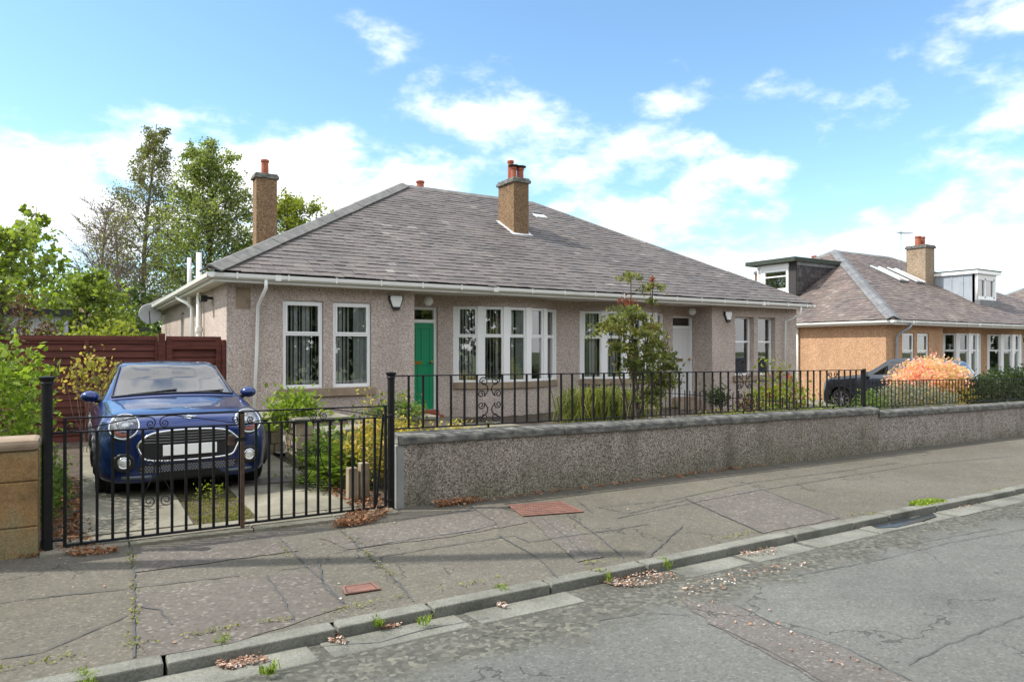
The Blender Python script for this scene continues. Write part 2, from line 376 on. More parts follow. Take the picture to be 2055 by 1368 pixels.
def slate(name, cols):
    m = mat(name, rough=.62, spec=.35); t = m.node_tree; b = t.nodes['Principled BSDF']
    r = geo_random(t); c = ramp(t, r, cols)
    n = noise(t, .9, 5, .6); c = mixc(t, .9, c, ramp(t, n, [(.3, (.72,.72,.74)), (.7, (1.22,1.17,1.12))]), 'MULTIPLY')
    n2 = noise(t, 11, 5, .7); c = mixc(t, .7, c, ramp(t, n2, [(.3, (.7,.7,.7)), (.7, (1.22,1.22,1.2))]), 'MULTIPLY')
    nl = noise(t, 2.3, 8, .72); c = mixc(t, math_(t, 'MULTIPLY', ramp(t, nl, [(.60, (0,0,0)), (.70, (1,1,1))]), .35), c, (.21,.20,.155)); t.links.new(c, b.inputs['Base Color']); bump(t, b, n2, .3, .006); return m
M['slate'] = slate('slate', [(0,(.118,.107,.106)),(.3,(.138,.125,.122)),(.6,(.152,.137,.131)),(.8,(.13,.121,.12)),(.985,(.165,.15,.142)),(1,(.23,.22,.21))])
M['slate2'] = slate('slate_weathered', [(0,(.13,.105,.10)),(.3,(.165,.13,.12)),(.6,(.155,.135,.125)),(.9,(.19,.155,.14)),(1,(.24,.21,.19))])
M['slate_dark'] = slate('slate_hung', [(0,(.035,.032,.035)),(.5,(.06,.054,.056)),(1,(.09,.08,.08))])

def glass(name, tint=(.9,.92,.92), gain=1.6, base=.06):
    m = bpy.data.materials.new(name); m.use_nodes = True; t = m.node_tree; t.nodes.clear()
    o = N(t, 'ShaderNodeOutputMaterial'); mx = N(t, 'ShaderNodeMixShader'); tr = N(t, 'ShaderNodeBsdfTransparent'); gl = N(t, 'ShaderNodeBsdfGlossy')
    tr.inputs[0].default_value = (*tint, 1); gl.inputs['Roughness'].default_value = .015; gl.inputs[0].default_value = (1,1,1,1)
    fr = N(t, 'ShaderNodeFresnel'); fr.inputs[0].default_value = 1.5
    f = math_(t, 'MULTIPLY_ADD', fr.outputs[0], gain, base, clamp=True)
    t.links.new(f, mx.inputs[0]); t.links.new(tr.outputs[0], mx.inputs[1]); t.links.new(gl.outputs[0], mx.inputs[2]); t.links.new(mx.outputs[0], o.inputs[0])
    return m
M['glass'] = glass('window_glass', gain=1.8, base=.08)
M['glass_car'] = glass('windscreen_glass', (.5,.55,.55), 1.6, .10)
M['lens'] = glass('lamp_lens', (.95,.95,.95), 1.2, .05)
M['side_glass'] = glass('tinted_glass', (.12,.13,.14), 1.5, .05)

def leaf(name, cols, rough=.55, trans=.5):
    m = bpy.data.materials.new(name); m.use_nodes = True; t = m.node_tree
    b = t.nodes['Principled BSDF']; b.inputs['Roughness'].default_value = rough; b.inputs['Specular IOR Level'].default_value = .3
    g = N(t, 'ShaderNodeNewGeometry'); n = noise(t, 1.2, 3)
    r = math_(t, 'ADD', math_(t, 'MULTIPLY', g.outputs['Random Per Island'], .7), math_(t, 'MULTIPLY', math_(t, 'SUBTRACT', n, .35), 1.0), clamp=True)
    c = ramp(t, r, cols); t.links.new(c, b.inputs['Base Color'])
    tl = N(t, 'ShaderNodeBsdfTranslucent'); t.links.new(mixc(t, 1, c, (1.25,1.3,.7), 'MULTIPLY'), tl.inputs[0])
    mx = N(t, 'ShaderNodeMixShader'); mx.inputs[0].default_value = trans
    o = t.nodes['Material Output']; t.links.new(b.outputs[0], mx.inputs[1]); t.links.new(tl.outputs[0], mx.inputs[2]); t.links.new(mx.outputs[0], o.inputs[0])
    return m
M['lf_hedge'] = leaf('hedge_leaf', [(0,(.08,.13,.015)),(.5,(.20,.29,.035)),(1,(.38,.46,.09))])
M['lf_birch'] = leaf('birch_leaf', [(0,(.10,.115,.035)),(.5,(.17,.185,.06)),(1,(.27,.27,.11))])
M['lf_green'] = leaf('green_leaf', [(0,(.06,.105,.02)),(.5,(.12,.185,.035)),(1,(.22,.30,.08))])
M['lf_green2'] = leaf('light_green_leaf', [(0,(.12,.165,.045)),(.5,(.22,.28,.075)),(1,(.36,.40,.14))])
M['lf_bright'] = leaf('maple_leaf', [(0,(.10,.15,.02)),(.5,(.21,.28,.045)),(1,(.36,.42,.11))])
M['lf_yellow'] = leaf('yellow_green_leaf', [(0,(.12,.155,.02)),(.5,(.23,.27,.035)),(1,(.38,.41,.09))])
M['lf_dark'] = leaf('dark_leaf', [(0,(.018,.035,.012)),(.5,(.04,.065,.02)),(1,(.09,.12,.04))])
M['lf_purple'] = leaf('purple_leaf', [(0,(.05,.02,.02)),(.5,(.11,.05,.045)),(1,(.18,.09,.08))])
M['lf_orange'] = leaf('orange_leaf', [(0,(.14,.17,.03)),(.4,(.34,.31,.06)),(.75,(.55,.40,.12)),(1,(.66,.38,.16))])
M['lf_flame'] = leaf('flame_leaf', [(0,(.40,.36,.10)),(.2,(.66,.50,.22)),(.42,(.82,.58,.44)),(.7,(.86,.46,.42)),(1,(.78,.13,.13))])
M['lf_nandina'] = leaf('nandina_leaf', [(0,(.06,.09,.03)),(.45,(.14,.17,.05)),(.8,(.28,.27,.08)),(1,(.40,.26,.09))])
M['lf_red'] = leaf('red_leaf', [(0,(.20,.05,.035)),(1,(.36,.11,.06))])
M['lf_strap'] = leaf('strap_leaf', [(0,(.07,.10,.02)),(.5,(.16,.19,.04)),(1,(.38,.34,.12))])
M['lf_grey'] = leaf('grey_leaf', [(0,(.12,.13,.09)),(.5,(.22,.23,.17)),(1,(.40,.40,.34))])
M['lf_pink'] = leaf('pink_blossom', [(0,(.45,.30,.30)),(1,(.75,.58,.60))])
M['lf_brown'] = leaf('dry_leaf', [(0,(.16,.07,.03)),(.5,(.30,.14,.07)),(1,(.45,.28,.17))], .9, .1)
M['lf_dry'] = leaf('dry_stalk', [(0,(.14,.08,.05)),(.5,(.25,.16,.11)),(1,(.38,.27,.20))], .9, .1)
M['lf_petal'] = leaf('petal', [(0,(.16,.09,.055)),(.4,(.34,.19,.12)),(.7,(.52,.40,.34)),(1,(.80,.75,.72))], .8, .1)
M['lf_moss'] = leaf('moss', [(0,(.10,.12,.02)),(.6,(.20,.21,.04)),(1,(.32,.30,.08))], .9, .1)
M['lf_grass'] = leaf('grass_blade', [(0,(.10,.13,.025)),(.5,(.20,.21,.05)),(1,(.36,.32,.11))])

# ---------------------------------------------------------------- terrain, road, pavement
def zs(X): return -.0115*(min(X, 70) - 2.69)
def zpave(X, Y): return zs(X) - .018*(6.57 - Y)
def zroad(X, Y): return zs(X) - .106 + .010*(3.75 - Y if Y > 0 else 3.75 + Y)
def sm(t): t = max(0, min(1, t)); return t*t*(3 - 2*t)
def zg(X, Y=10): return .12 - .35*sm((X - 10.5)/9) - .35*sm((X - 36)/6)
def on_plane(u, v, base, kx, ky, y0):
    d = ray(u, v); # z = base + kx*(X-2.69) + ky*(Y-y0)
    t = (base - kx*2.69 - ky*y0 - CZ)/(d.z - kx*d.x - ky*d.y)
    return Vector((d.x*t, d.y*t, CZ + d.z*t))
def pv(u, v): return on_plane(u, v, 0, -.0115, .018, 6.57)
def rd(u, v): return on_plane(u, v, -.106, -.0115, -.010, 3.75)
def sheet(name, xs, ys, zf, m, parent=None, org=(0,0,0), skirt=0):
    b = MB(); nx, ny = len(xs), len(ys)
    for y in ys:
        for x in xs: b.v.append((x, y, zf(x, y)))
    for j in range(ny-1):
        for i in range(nx-1): b.f.append((j*nx+i, j*nx+i+1, (j+1)*nx+i+1, (j+1)*nx+i))
    return b.build(name, m, parent, org, smooth=True)
def fr(a, b, n): return [a + (b-a)*i/n for i in range(n+1)]
M['far'] = mnoise('far_ground', [(.3,(.05,.08,.025)),(.7,(.10,.12,.045))], .2, 1, .3, .05)
structure(sheet('ground', [-500,-60,-12]+fr(-10,70,20)+[120,500], [-400,-30,-8,0,6,14,30,80,500], lambda x, y: zs(max(-20,min(x,70))) - .42, M['far']))
structure(sheet('road', fr(-14,80,47), fr(-6.5,3.76,12), zroad, M['road']))
structure(sheet('pavement', fr(-14,80,94), [4.10,4.7,5.3,5.9,6.62], zpave, M['pave']))
structure(sheet('far_pavement', fr(-14,80,20), [-9.5,-6.5], lambda x,y: zs(x)-.04, M['pave']))

def wob(pts, amp, step=.09):                         # jagged version of a polyline
    out = []
    for a, b in zip(pts[:-1], pts[1:]):
        n = max(1, int((b-a).length/step))
        for i in range(n):
            p = a.lerp(b, i/n)
            if out: p = p + Vector((random.uniform(-amp,amp), random.uniform(-amp,amp), 0))
            out.append(p)
    out.append(pts[-1]); return out
def patch(name, px, fn, zf, m, dz, amp=.012, parent=None):
    pts = [fn(u, v) for u, v in px]; pts = wob(pts + [pts[0]], amp)[:-1]
    b = MB(); b.poly([(p.x, p.y, zf(p.x, p.y) + dz) for p in pts])
    return structure(b.build(name, m, parent))
def seam(b, px, fn, zf, wd=.012, dz=.009):
    pts = wob([fn(u, v) for u, v in px], .008, .07)
    L = []
    for i, p in enumerate(pts):
        t = (pts[min(i+1, len(pts)-1)] - pts[max(i-1, 0)]); t.z = 0
        n = Vector((-t.y, t.x, 0)).normalized() * wd * random.uniform(.25, .65)
        L.append(((p+n), (p-n)))
    for (a, c), (d, e) in zip(L[:-1], L[1:]):
        b.quad(*[(q.x, q.y, zf(q.x, q.y) + dz) for q in (a, c, e, d)])
pave_patches = [[(275,1190),(640,1140),(700,1215),(470,1290),(300,1320),(270,1290)],
    [(640,1080),(740,1062),(980,1010),(1060,1048),(900,1078),(700,1102)],
    [(1375,1001),(1520,979),(1686,1040),(1530,1070)],
    [(270,1110),(480,1075),(560,1068),(600,1105),(270,1150)],
    [(1130,1045),(1165,1070),(1212,1118),(1160,1128),(1110,1085),(1060,1038)]]
for i, p in enumerate(pave_patches): patch('pavement_patch', p, pv, zpave, M['patch'], .004 + .0006*i)
sb = MB()
for px in [[(265,1090),(270,1200),(268,1320)], [(558,1078),(610,1130),(694,1214)], [(683,1065),(735,1110),(785,1155),(830,1208)],
           [(0,1210),(120,1195),(255,1182)], [(262,1180),(330,1172),(480,1155)], [(535,1156),(560,1190),(590,1245)],
           [(720,1100),(830,1082),(950,1065),(998,1052),(945,1018)], [(760,1118),(880,1098),(1030,1075),(1060,1088),(1130,1078),(1250,1060),(1300,1052)],
           [(1090,1042),(1140,1080),(1190,1132)], [(1140,1035),(1200,1075),(1250,1120)], [(1160,1005),(1190,1030)],
           [(1235,1040),(1375,1012),(1520,985),(1700,955),(1860,930),(2040,915)], [(1200,1018),(1340,1005),(1510,968),(1690,945),(1800,928)],
           [(1375,1001),(1450,1035),(1530,1070)], [(1520,979),(1600,1010),(1690,1042)], [(1780,915),(1862,930)],
           [(1070,1035),(1010,1020)], [(0,1322),(80,1310),(130,1290),(255,1235)], [(272,1215),(320,1225),(345,1255)], [(690,1212),(650,1180),(640,1120)],
           [(1370,1055),(1300,1120)], [(1000,1075),(1080,1120),(1120,1160)], [(1200,1018),(1260,1030),(1375,1004)]]:
    seam(sb, px, pv, zpave)
structure(sb.build('pavement_seams', M['bitumen']))
patch('road_trench', [(1370,1205),(1470,1212),(1560,1255),(1690,1300),(1830,1368),(1860,1400),(1700,1400),(1600,1345),(1500,1290),(1420,1250)], rd, zroad, M['trench'], .004, .02)
rb = MB()
for px in [[(1470,1212),(1560,1255),(1700,1302),(1830,1368)], [(1420,1250),(1530,1300),(1620,1350),(1680,1385)], [(1820,1335),(1900,1295),(2055,1235)],
           [(1200,1245),(1290,1230),(1380,1235)], [(620,1300),(760,1290),(860,1262),(980,1240)], [(1600,1155),(1780,1120),(1900,1090),(2055,1062)], [(1700,1100),(1850,1088),(2000,1060)]]:
    seam(rb, px, rd, zroad, .007, .008)
structure(rb.build('road_cracks', M['bitumen']))
# kerb stones and gutter slabs, one object each
kerb = MB(); kerb.box(-14, 60, 4.02, 4.09, -.9, -.75); kerb = structure(kerb.build('kerb', M['kerb']))
gut = MB(); gut.box(-14, 60, 3.80, 3.95, -.95, -.8); gut = structure(gut.build('gutter', M['kerb']))
x = -3.84
while x < 30:
    L = .9 if random.random() < .8 else .62
    g = .008 + random.random()*.014; dz = random.uniform(-.005, .005); dy = random.uniform(-.008, .008)
    a, b_ = x + g, x + L - g*.3
    P = []
    for z0 in (-.16, 0):
        for (X, Y) in ((a, 3.995), (b_, 3.995), (b_, 4.125), (a, 4.125)): P.append((X, Y + dy, zpave(X, 4.05) + (z0 if z0 else .006) + dz))
    MB().hexa(P).build('kerb_stone', M['kerb'], kerb, bevel=.010)
    x += L
x = -4.3
while x < 22:
    L = random.choice((.95, .75, .85, .55))
    if not (3.35 < x + L/2 < 4.15):
        g = random.uniform(.012, .05); dz = random.uniform(-.006, .004)
        P = []
        for z0 in (-.1, 0):
            for (X, Y) in ((x+g, 3.752+random.uniform(-.012,.012)), (x+L-g, 3.752+random.uniform(-.012,.012)), (x+L-g*1.3, 3.985), (x+g*.6, 3.985)): P.append((X, Y, zroad(X, 3.75) + (z0 if z0 else .007) + dz))
        MB().hexa(P).build('gutter_slab', M['kerb'], gut, bevel=.008)
    x += L
b = MB(); b.quad(*[(x, y, zroad(x, y)+.001) for x, y in ((-6,3.74),(30,3.74),(30,4.0),(-6,4.0))]); structure(b.build('gutter_bed', M['road_edge']))
# puddle in the gutter
m = mat('water', (.03,.033,.035), .14); M['water'] = m
pts = [rd(u, v) for u, v in ((1735,1052),(1790,1038),(1830,1042),(1870,1030),(1880,1038),(1850,1048),(1800,1060),(1760,1062))]
b = MB(); b.poly([(p.x, p.y, zroad(p.x, p.y)+.016) for p in pts]); structure(b.build('puddle', M['water']))

# utility covers
def cover(px, label, ribs):
    p = [pv(u, v) for u, v in px]; c = sum(p, Vector())/4
    t = thing('utility_cover', label, 'utility cover', (c.x, c.y, zpave(c.x, c.y)))
    q = [Vector((a.x, a.y, zpave(a.x, a.y)+.007)) for a in p]
    b = MB(); b.poly(q); b.build('cover_base', M['bitumen'], t)
    for i in range(4):
        a, d = q[i], q[(i+1)%4]; ii = (c-a).normalized()*.02; jj = (c-d).normalized()*.02
        fb = MB(); fb.hexa([a, d, d+jj, a+ii] + [k + Vector((0,0,.007)) for k in (a, d, d+jj, a+ii)]); fb.build('cover_frame', M['rust_cover'], t)
    b = MB(); nx, ny = ribs
    for i in range(nx):
        for j in range(ny):
            def P(s, r): return q[0].lerp(q[1], s).lerp(q[3].lerp(q[2], s), r)
            e = .12; s0, s1, r0, r1 = (i+e)/nx, (i+1-e)/nx, (j+e)/ny, (j+1-e)/ny
            c4 = [P(s0,r0), P(s1,r0), P(s1,r1), P(s0,r1)]
            b.hexa([k - Vector((0,0,.002)) for k in c4] + [k + Vector((0,0,.005)) for k in c4])
    tag(b.build('tread_pattern', M['rust_cover'], t), kind='stuff')
cover([(1050,1037),(1172,1028),(1125,1007),(1018,1015)], 'rusty red ribbed metal cover in the pavement below the wall', (22, 7))
cover([(692,1195),(765,1184),(748,1171),(686,1180)], 'small plain rust brown cover in the pavement near the kerb', (1, 1))

# ---------------------------------------------------------------- house builder
XL, XR, YF, YR, YB, ZE, K = 1.85, 18.10, 12.55, 18.56, 24.57, 2.90, .554
RX0, RX1 = 7.87, 12.30; ZR = ZE + K*(YR - YF)
def slates(roof, E0, a, s, n, L, bounds, mt, nobj, expo=.185, wmin=.17, wmax=.27, holes=()):
    """courses of slates on a plane: E0 eave start, a along the eave, s up the slope, n normal"""
    pieces = []; k = 0; t = 0.0
    while t < L - .02:
        l, r = bounds(t); le, re = bounds(min(L, t+expo*1.5)); l, r = max(l, min(l, le)), r
        x = l - random.uniform(0, .2)
        while x < r:
            wd = random.uniform(wmin, wmax); x0, x1 = max(x, l), min(x+wd-.006, r)
            x += wd
            if x1 - x0 < .03: continue
            if any(h[0] < (x0+x1)/2 < h[1] and h[2] < t+expo/2 < h[3] for h in holes): continue
            h0 = random.uniform(.014, .026); t0 = t + random.uniform(-.011, .011) - (.03 if random.random() < .012 else 0); t1 = min(t + expo*1.35, L)
            P = []
            for hh in (0, 1):
                for (X, T) in ((x0, t0), (x1, t0 + random.uniform(-.003,.003)), (x1, t1), (x0, t1)):
                    z = (h0 if T < t + .02 else .004) + (.008 if hh else 0) - .004
                    P.append(E0 + a*X + s*T + n*z)
            pieces.append(P)
        t += expo
    return pieces
def emit_slates(roof, pieces, mt, nobj, shift=Vector((0,0,0))):
    camp = Vector((0,0,CZ))
    def sz(P):
        c = sum(P, Vector())/8 + shift - camp; return c.length
    pieces.sort(key=sz)
    for P in pieces[:nobj]: MB().hexa(P).build('slate', mt, roof)
    b = MB()
    for P in pieces[nobj:]: b.hexa(P)
    tag(b.build('slate_courses', mt, roof), kind='stuff')
def ridge_run(roof, A, B, n1, step, mt, wdt=.15, name='ridge_tile', lift=.03):
    A, B = Vector(A), Vector(B); t = (B-A); L = t.length; t.normalize(); up = Vector(n1).normalized(); sd = t.cross(up).normalized(); up = sd.cross(t)
    k = int(L/step); 
    for i in range(k):
        p = A + t*(L*i/k); q = A + t*(L*(i+1)/k - .012); dz = random.uniform(0, .01)
        prof = [(-wdt,-.075), (-.03,.03), (.03,.03), (wdt,-.075), (wdt*.93,-.10), (0,0), (-wdt*.93,-.10)]
        pts = [p + sd*x + up*(y + lift + dz) for x, y in prof]
        MB().prism(pts, q - p).build(name, mt, roof)
def wallx(b, y0, y1, x0, x1, z0, z1, ops=()):
    xs = sorted({x0, x1} | {o[0] for o in ops} | {o[1] for o in ops})
    for a, c in zip(xs[:-1], xs[1:]):
        o = [q for q in ops if q[0] <= a + 1e-6 and q[1] >= c - 1e-6]
        if not o: b.box(a, c, y0, y1, z0, z1)
        else:
            b.box(a, c, y0, y1, z0, o[0][2]); b.box(a, c, y0, y1, o[0][3], z1)
def wally(b, x0, x1, y0, y1, z0, z1, ops=()):
    ys = sorted({y0, y1} | {o[0] for o in ops} | {o[1] for o in ops})
    for a, c in zip(ys[:-1], ys[1:]):
        o = [q for q in ops if q[0] <= a + 1e-6 and q[1] >= c - 1e-6]
        if not o: b.box(x0, x1, a, c, z0, z1)
        else:
            b.box(x0, x1, a, c, z0, o[0][2]); b.box(x0, x1, a, c, o[0][3], z1)
def window(par, Mt, w_, z0, z1, zt, blind='slats', fw=.05, sash=.035, label=None, fill=1.0):
    """local x 0..w_, y inward, z up"""
    b = MB(); d = .07
    b.box(0, fw, 0, d, z0, z1, Mt); b.box(w_-fw, w_, 0, d, z0, z1, Mt)
    b.box(fw, w_-fw, 0, d, z0, z0+fw+.01, Mt); b.box(fw, w_-fw, 0, d, z1-fw, z1, Mt); b.box(fw, w_-fw, 0, d, zt-.025, zt+.025, Mt)
    if sash:
        i0, i1, j0, j1 = fw-.008, w_-fw+.008, zt+.016, z1-fw+.008
        b.box(i0, i0+sash, -.014, .02, j0, j1, Mt); b.box(i1-sash, i1, -.014, .02, j0, j1, Mt)
        b.box(i0+sash, i1-sash, -.014, .02, j0, j0+sash, Mt); b.box(i0+sash, i1-sash, -.014, .02, j1-sash, j1, Mt)
    wn = b.build('window', M['white'], par, bevel=.004)
    if label: wn['label'] = label
    for (a, c) in ((z0+fw, zt-.02), (zt+.02, z1-fw)):
        p = MB(); p.box(fw-.005, w_-fw+.005, .034, .042, a, c, Mt); p.build('pane', M['glass'], wn)
    if blind in ('slats', 'both'):
        s = MB(); x = .05; xe = w_-.05 if blind == 'slats' else w_*.55
        while x < xe:
            a = random.uniform(.25, 1.1); dx, dy = .038*math.cos(a), .038*math.sin(a)
            s.hexa([Mt @ Vector(q) for q in ((x-dx,.16-dy,z0+.05),(x+dx,.16+dy,z0+.05),(x+dx,.163+dy,z0+.05),(x-dx,.163-dy,z0+.05),(x-dx,.16-dy,z1-.05),(x+dx,.16+dy,z1-.05),(x+dx,.163+dy,z1-.05),(x-dx,.163-dy,z1-.05))])
            x += .075
        s.build('vertical_blind', M['blind'], wn)
    if blind in ('both', 'curtain', 'net'):
        x0 = w_*.6 if blind == 'both' else (.03 if blind == 'net' else w_*.62); s = MB(); n = 26
        x1 = w_-.03
        pr = [(x0+(x1-x0)*i/n, .13+.022*math.sin(i*1.7)+.012*math.sin(i*.7)) for i in range(n+1)]
        for (xa, ya), (xb, yb) in zip(pr[:-1], pr[1:]):
            s.quad(*[Mt @ Vector(q) for q in ((xa,ya,z0+.03),(xb,yb,z0+.03),(xb,yb,z1-.03),(xa,ya,z1-.03))])
        s.build('curtain', M['curtain'], wn, smooth=True)
    return wn
def T(x, y, z=0, rz=0): return Matrix.Translation((x, y, z)) @ Matrix.Rotation(rz, 4, 'Z')
def chimney(par, x0, x1, y0, y1, zb, zt, pots, name='chimney', mt=None, cap_mt=None, flash=None, cowl=()):
    b = MB(); b.box(x0, x1, y0, y1, zb, zt-.13)
    c = b.build(name, mt or M['harl_ch'], par)
    b = MB(); b.box(x0-.05, x1+.05, y0-.05, y1+.05, zt-.13, zt-.05); b.box(x0-.02, x1+.02, y0-.02, y1+.02, zt-.05, zt)
    b.build('chimney_cap', M['coping'], c, bevel=.008)
    for i, (px, py, r, h) in enumerate(pots):
        p = MB(); p.lathe([(r*1.08,0),(r*1.08,.04),(r*.96,.06),(r*.92,h-.07),(r*1.1,h-.06),(r*1.1,h-.02),(r*.95,h),(r*.7,h),(r*.7,h-.1)], 18, T(px, py, zt-.02))
        p.build('chimney_pot', M['terra'], c, smooth=False)
        if i in cowl:
            p = MB(); p.lathe([(r*.8,0),(r*1.7,.02),(r*1.75,.04),(r*.3,.07)], 16, T(px, py, zt-.02+h)); p.build('cowl', M['black'], c)
    return c
def pipe(par, pts, r, m=None, name='downpipe', k=10):
    p = MB().tube(pts, r, k); o = p.build(name, m or M['gutter'], par, smooth=True)
    return o
def house(ox, oz, wm, sm_, label, full=True, left_slates=0, front_obj=300, skip=()):
    t = bpy.data.objects.new('semi_detached_bungalow', None); C.objects.link(t); t.location = (2.21+ox, 13.0, .12+oz); t.empty_display_size = .3
    ORG[t.name] = Vector((2.21, 13.0, .12)); tag(t, label, 'house')
    zb, zt = -.5, 2.752
    b = MB()
    LW = [(3.17,3.92,.87,2.49), (4.10,4.86,.87,2.49)]; RW = [(15.30,16.07,.87,2.49), (16.24,16.99,.87,2.49)]
    wallx(b, 13.0, 13.3, 2.21, 5.77, zb, zt, LW); wallx(b, 13.0, 13.3, 14.39, 17.95, zb, zt, RW)
    b.box(5.47, 5.77, 13.3, 13.9, zb, zt); b.box(14.39, 14.69, 13.3, 13.9, zb, zt)
    wallx(b, 13.62, 13.9, 5.77, 6.98, zb, zt, [(5.79, 6.60, .30, 2.50)]); mb_ = MB(); wallx(mb_, 13.62, 13.9, 9.71, 10.45, zb, zt); mb_.build('wall', wm, t); wallx(b, 13.62, 13.9, 13.17, 14.39, zb, zt, [(13.56, 14.37, .30, 2.50)])
    wally(b, 2.21, 2.51, 13.3, 23.9, zb, zt, [(16.95, 17.5, .9, 2.3), (18.7, 19.35, 1.0, 2.5)]); wally(b, 17.65, 17.95, 13.3, 23.9, zb, zt)
    b.box(2.21, 17.95, 23.9, 24.2, zb, zt)
    wl = b.build('wall', wm, t)
    if ox:
        for (y0, y1, z0, z1) in ((16.95,17.5,.9,2.3),): pass
    b = MB(); b.box(2.51, 17.65, 15.6, 15.7, zb, zt); b.build('interior_wall', M['room'], t)
    # side windows
    for (y0, y1, z0, z1) in ((16.95, 17.5, .9, 2.3), (18.7, 19.35, 1.0, 2.5)):
        Mt = Matrix.Translation((2.27, y1, 0)) @ Matrix.Rotation(R(-90), 4, 'Z')
        window(t, Mt, y1-y0, z0, z1, z0+(z1-z0)*.62, None, .05, 0)
    # front windows
    for i, (x0, x1, z0, z1) in enumerate(LW + RW):
        yy = 13.04 if i < 2 else 13.14
        window(t, T(x0+.01, yy), x1-x0-.02, z0, z1-.005, 1.87 if i < 2 else 1.80, ('slats', 'both', 'net', 'net')[i] if not ox else None, .055 if i < 2 else .045, .035 if i < 2 else 0)
    for (x0, x1) in ((3.10, 4.93), (15.2, 17.08)):
        b = MB(); b.box(x0, x1, 12.93, 13.2, .71, .865); b.build('window_sill', M['stone'], t, bevel=.01)
    if not ox:
        b = MB(); b.box(2.36, 2.61, 12.994, 13.01, 2.31, 2.69); b.build('stone_panel', M['stone'], t)
    # bays
    s = .48; Rr = (1.365**2 + s*s)/(2*s); hh = math.asin(1.365/Rr)
    for cx in (8.345, 11.81):
        yc = 13.62 + Rr*math.cos(hh)
        A = [-hh + 2*hh*i/5 for i in range(6)]
        def PP(a, r): return Vector((cx + r*math.sin(a), yc - r*math.cos(a), 0))
        b = MB(); sl_ = MB(); top = MB()
        for a0, a1 in zip(A[:-1], A[1:]):
            for mb, ro, z0, z1 in ((b, 0, zb, .73), (top, 0, 2.535, zt)):
                o = [PP(a0, Rr+ro), PP(a1, Rr+ro), PP(a1, Rr-.2), PP(a0, Rr-.2)]
                mb.hexa([p + Vector((0,0,z0)) for p in o] + [p + Vector((0,0,z1)) for p in o])
            o = [PP(a0, Rr+.05), PP(a1, Rr+.05), PP(a1, Rr-.2), PP(a0, Rr-.2)]
            sl_.hexa([p + Vector((0,0,.732)) for p in o] + [p + Vector((0,0,.865)) for p in o])
        bw = b.build('bay_wall', wm, t); top.build('bay_wall', wm, t); sl_.build('bay_sill', M['stone'], t)
        pb = MB()
        for i, a in enumerate(A):
            p = PP(a, Rr-.02); wd = .075
            pb.box(-wd, wd, -.03, .10, .866, 2.534, Matrix.Translation(p) @ Matrix.Rotation(a, 4, 'Z'))
        bf = pb.build('bay_frame', M['white'], t, bevel=.006)
        for i, (a0, a1) in enumerate(zip(A[:-1], A[1:])):
            p, q = PP(a0, Rr), PP(a1, Rr); d = (q-p); L = d.length; ang = math.atan2(d.y, d.x)
            Mt = Matrix.Translation(p) @ Matrix.Rotation(ang, 4, 'Z') @ Matrix.Translation((.065, .02, 0))
            window(t, Mt, L-.13, .868, 2.53, 1.88, ('slats','slats','both','net','net')[i] if not ox else None, .04, .03)
    # doors
    for j, (x0, x1) in enumerate(((5.79, 6.60), (13.56, 14.37))):
        fb = MB(); Y0 = 13.70
        fb.box(x0, x0+.06, Y0, Y0+.1, .30, 2.5); fb.box(x1-.06, x1, Y0, Y0+.1, .30, 2.5); fb.box(x0+.06, x1-.06, Y0, Y0+.1, 2.44, 2.5); fb.box(x0+.06, x1-.06, Y0, Y0+.1, 2.16, 2.23)
        df = fb.build('door_frame', M['white'], t, bevel=.004)
        p = MB(); p.box(x0+.06, x1-.06, Y0+.05, Y0+.058, 2.23, 2.44); p.build('fanlight_pane', M['glass'], df)
        dm = M['green_door'] if j == 0 and not ox else M['white_door']
        d = MB(); d.box(x0+.062, x1-.062, Y0+.03, Y0+.07, .30, 2.158)
        # raised rails around sunk panels
        xa, xb = x0+.062, x1-.062; xm = (xa+xb)/2
        for (a, c, z0, z1) in ((xa,xa+.09,.30,2.158),(xb-.09,xb,.30,2.158),(xm-.03,xm+.03,.5,1.25),(xa+.09,xb-.09,.30,.5),(xa+.09,xb-.09,1.25,1.36),(xa+.09,xb-.09,2.03,2.158),(xa+.26,xa+.29,1.36,2.03),(xb-.29,xb-.26,1.36,2.03)):
            d.box(a, c, Y0+.018, Y0+.031, z0, z1)
        dr = d.build('door', dm, t, bevel=.003)
        if not ox: dr['label'] = ('green panelled door', 'white panelled door')[j]
        lb = MB(); lb.box(xm-.12, xm+.06, Y0+.006, Y0+.018, 1.27, 1.34); lb.build('letter_box', M['brass'], dr)
        kb = MB(); kb.lathe([(.012,0),(.012,.03),(.03,.04),(.035,.055),(.025,.07),(.001,.075)], 14, T(xb-.07, Y0+.018, 1.32) @ Matrix.Rotation(R(90), 4, 'X')); kb.build('door_knob', M['brass'], dr, smooth=True)
        st = MB(); st.box(x0-.02, x1+.02, 13.36, 13.72, -.3, .20); st.box(x0+.0, x1-.0, 13.55, 13.72, .20, .298)
        st.build('door_step', M['terra'] if j == 0 else M['stone'], t, bevel=.01)
        lamp = MB(); c = Vector(((x0+x1)/2+.05, 13.35, 2.6)); lamp.lathe([(.035,.09),(.06,.085),(.09,.04),(.098,0),(.09,-.04),(.06,-.08),(.02,-.097)], 16, Matrix.Translation(c)); lo = lamp.build('globe_lamp', M['white'], t, smooth=True)
    # soffit, fascia, gutters
    b = MB(); b.box(1.97, 18.0, 12.66, 13.95, 2.754, 2.775); b.box(1.97, 2.6, 13.95, 24.4, 2.754, 2.775); b.box(17.5, 18.0, 13.95, 24.4, 2.754, 2.775); b.build('soffit', M['cream'], t)
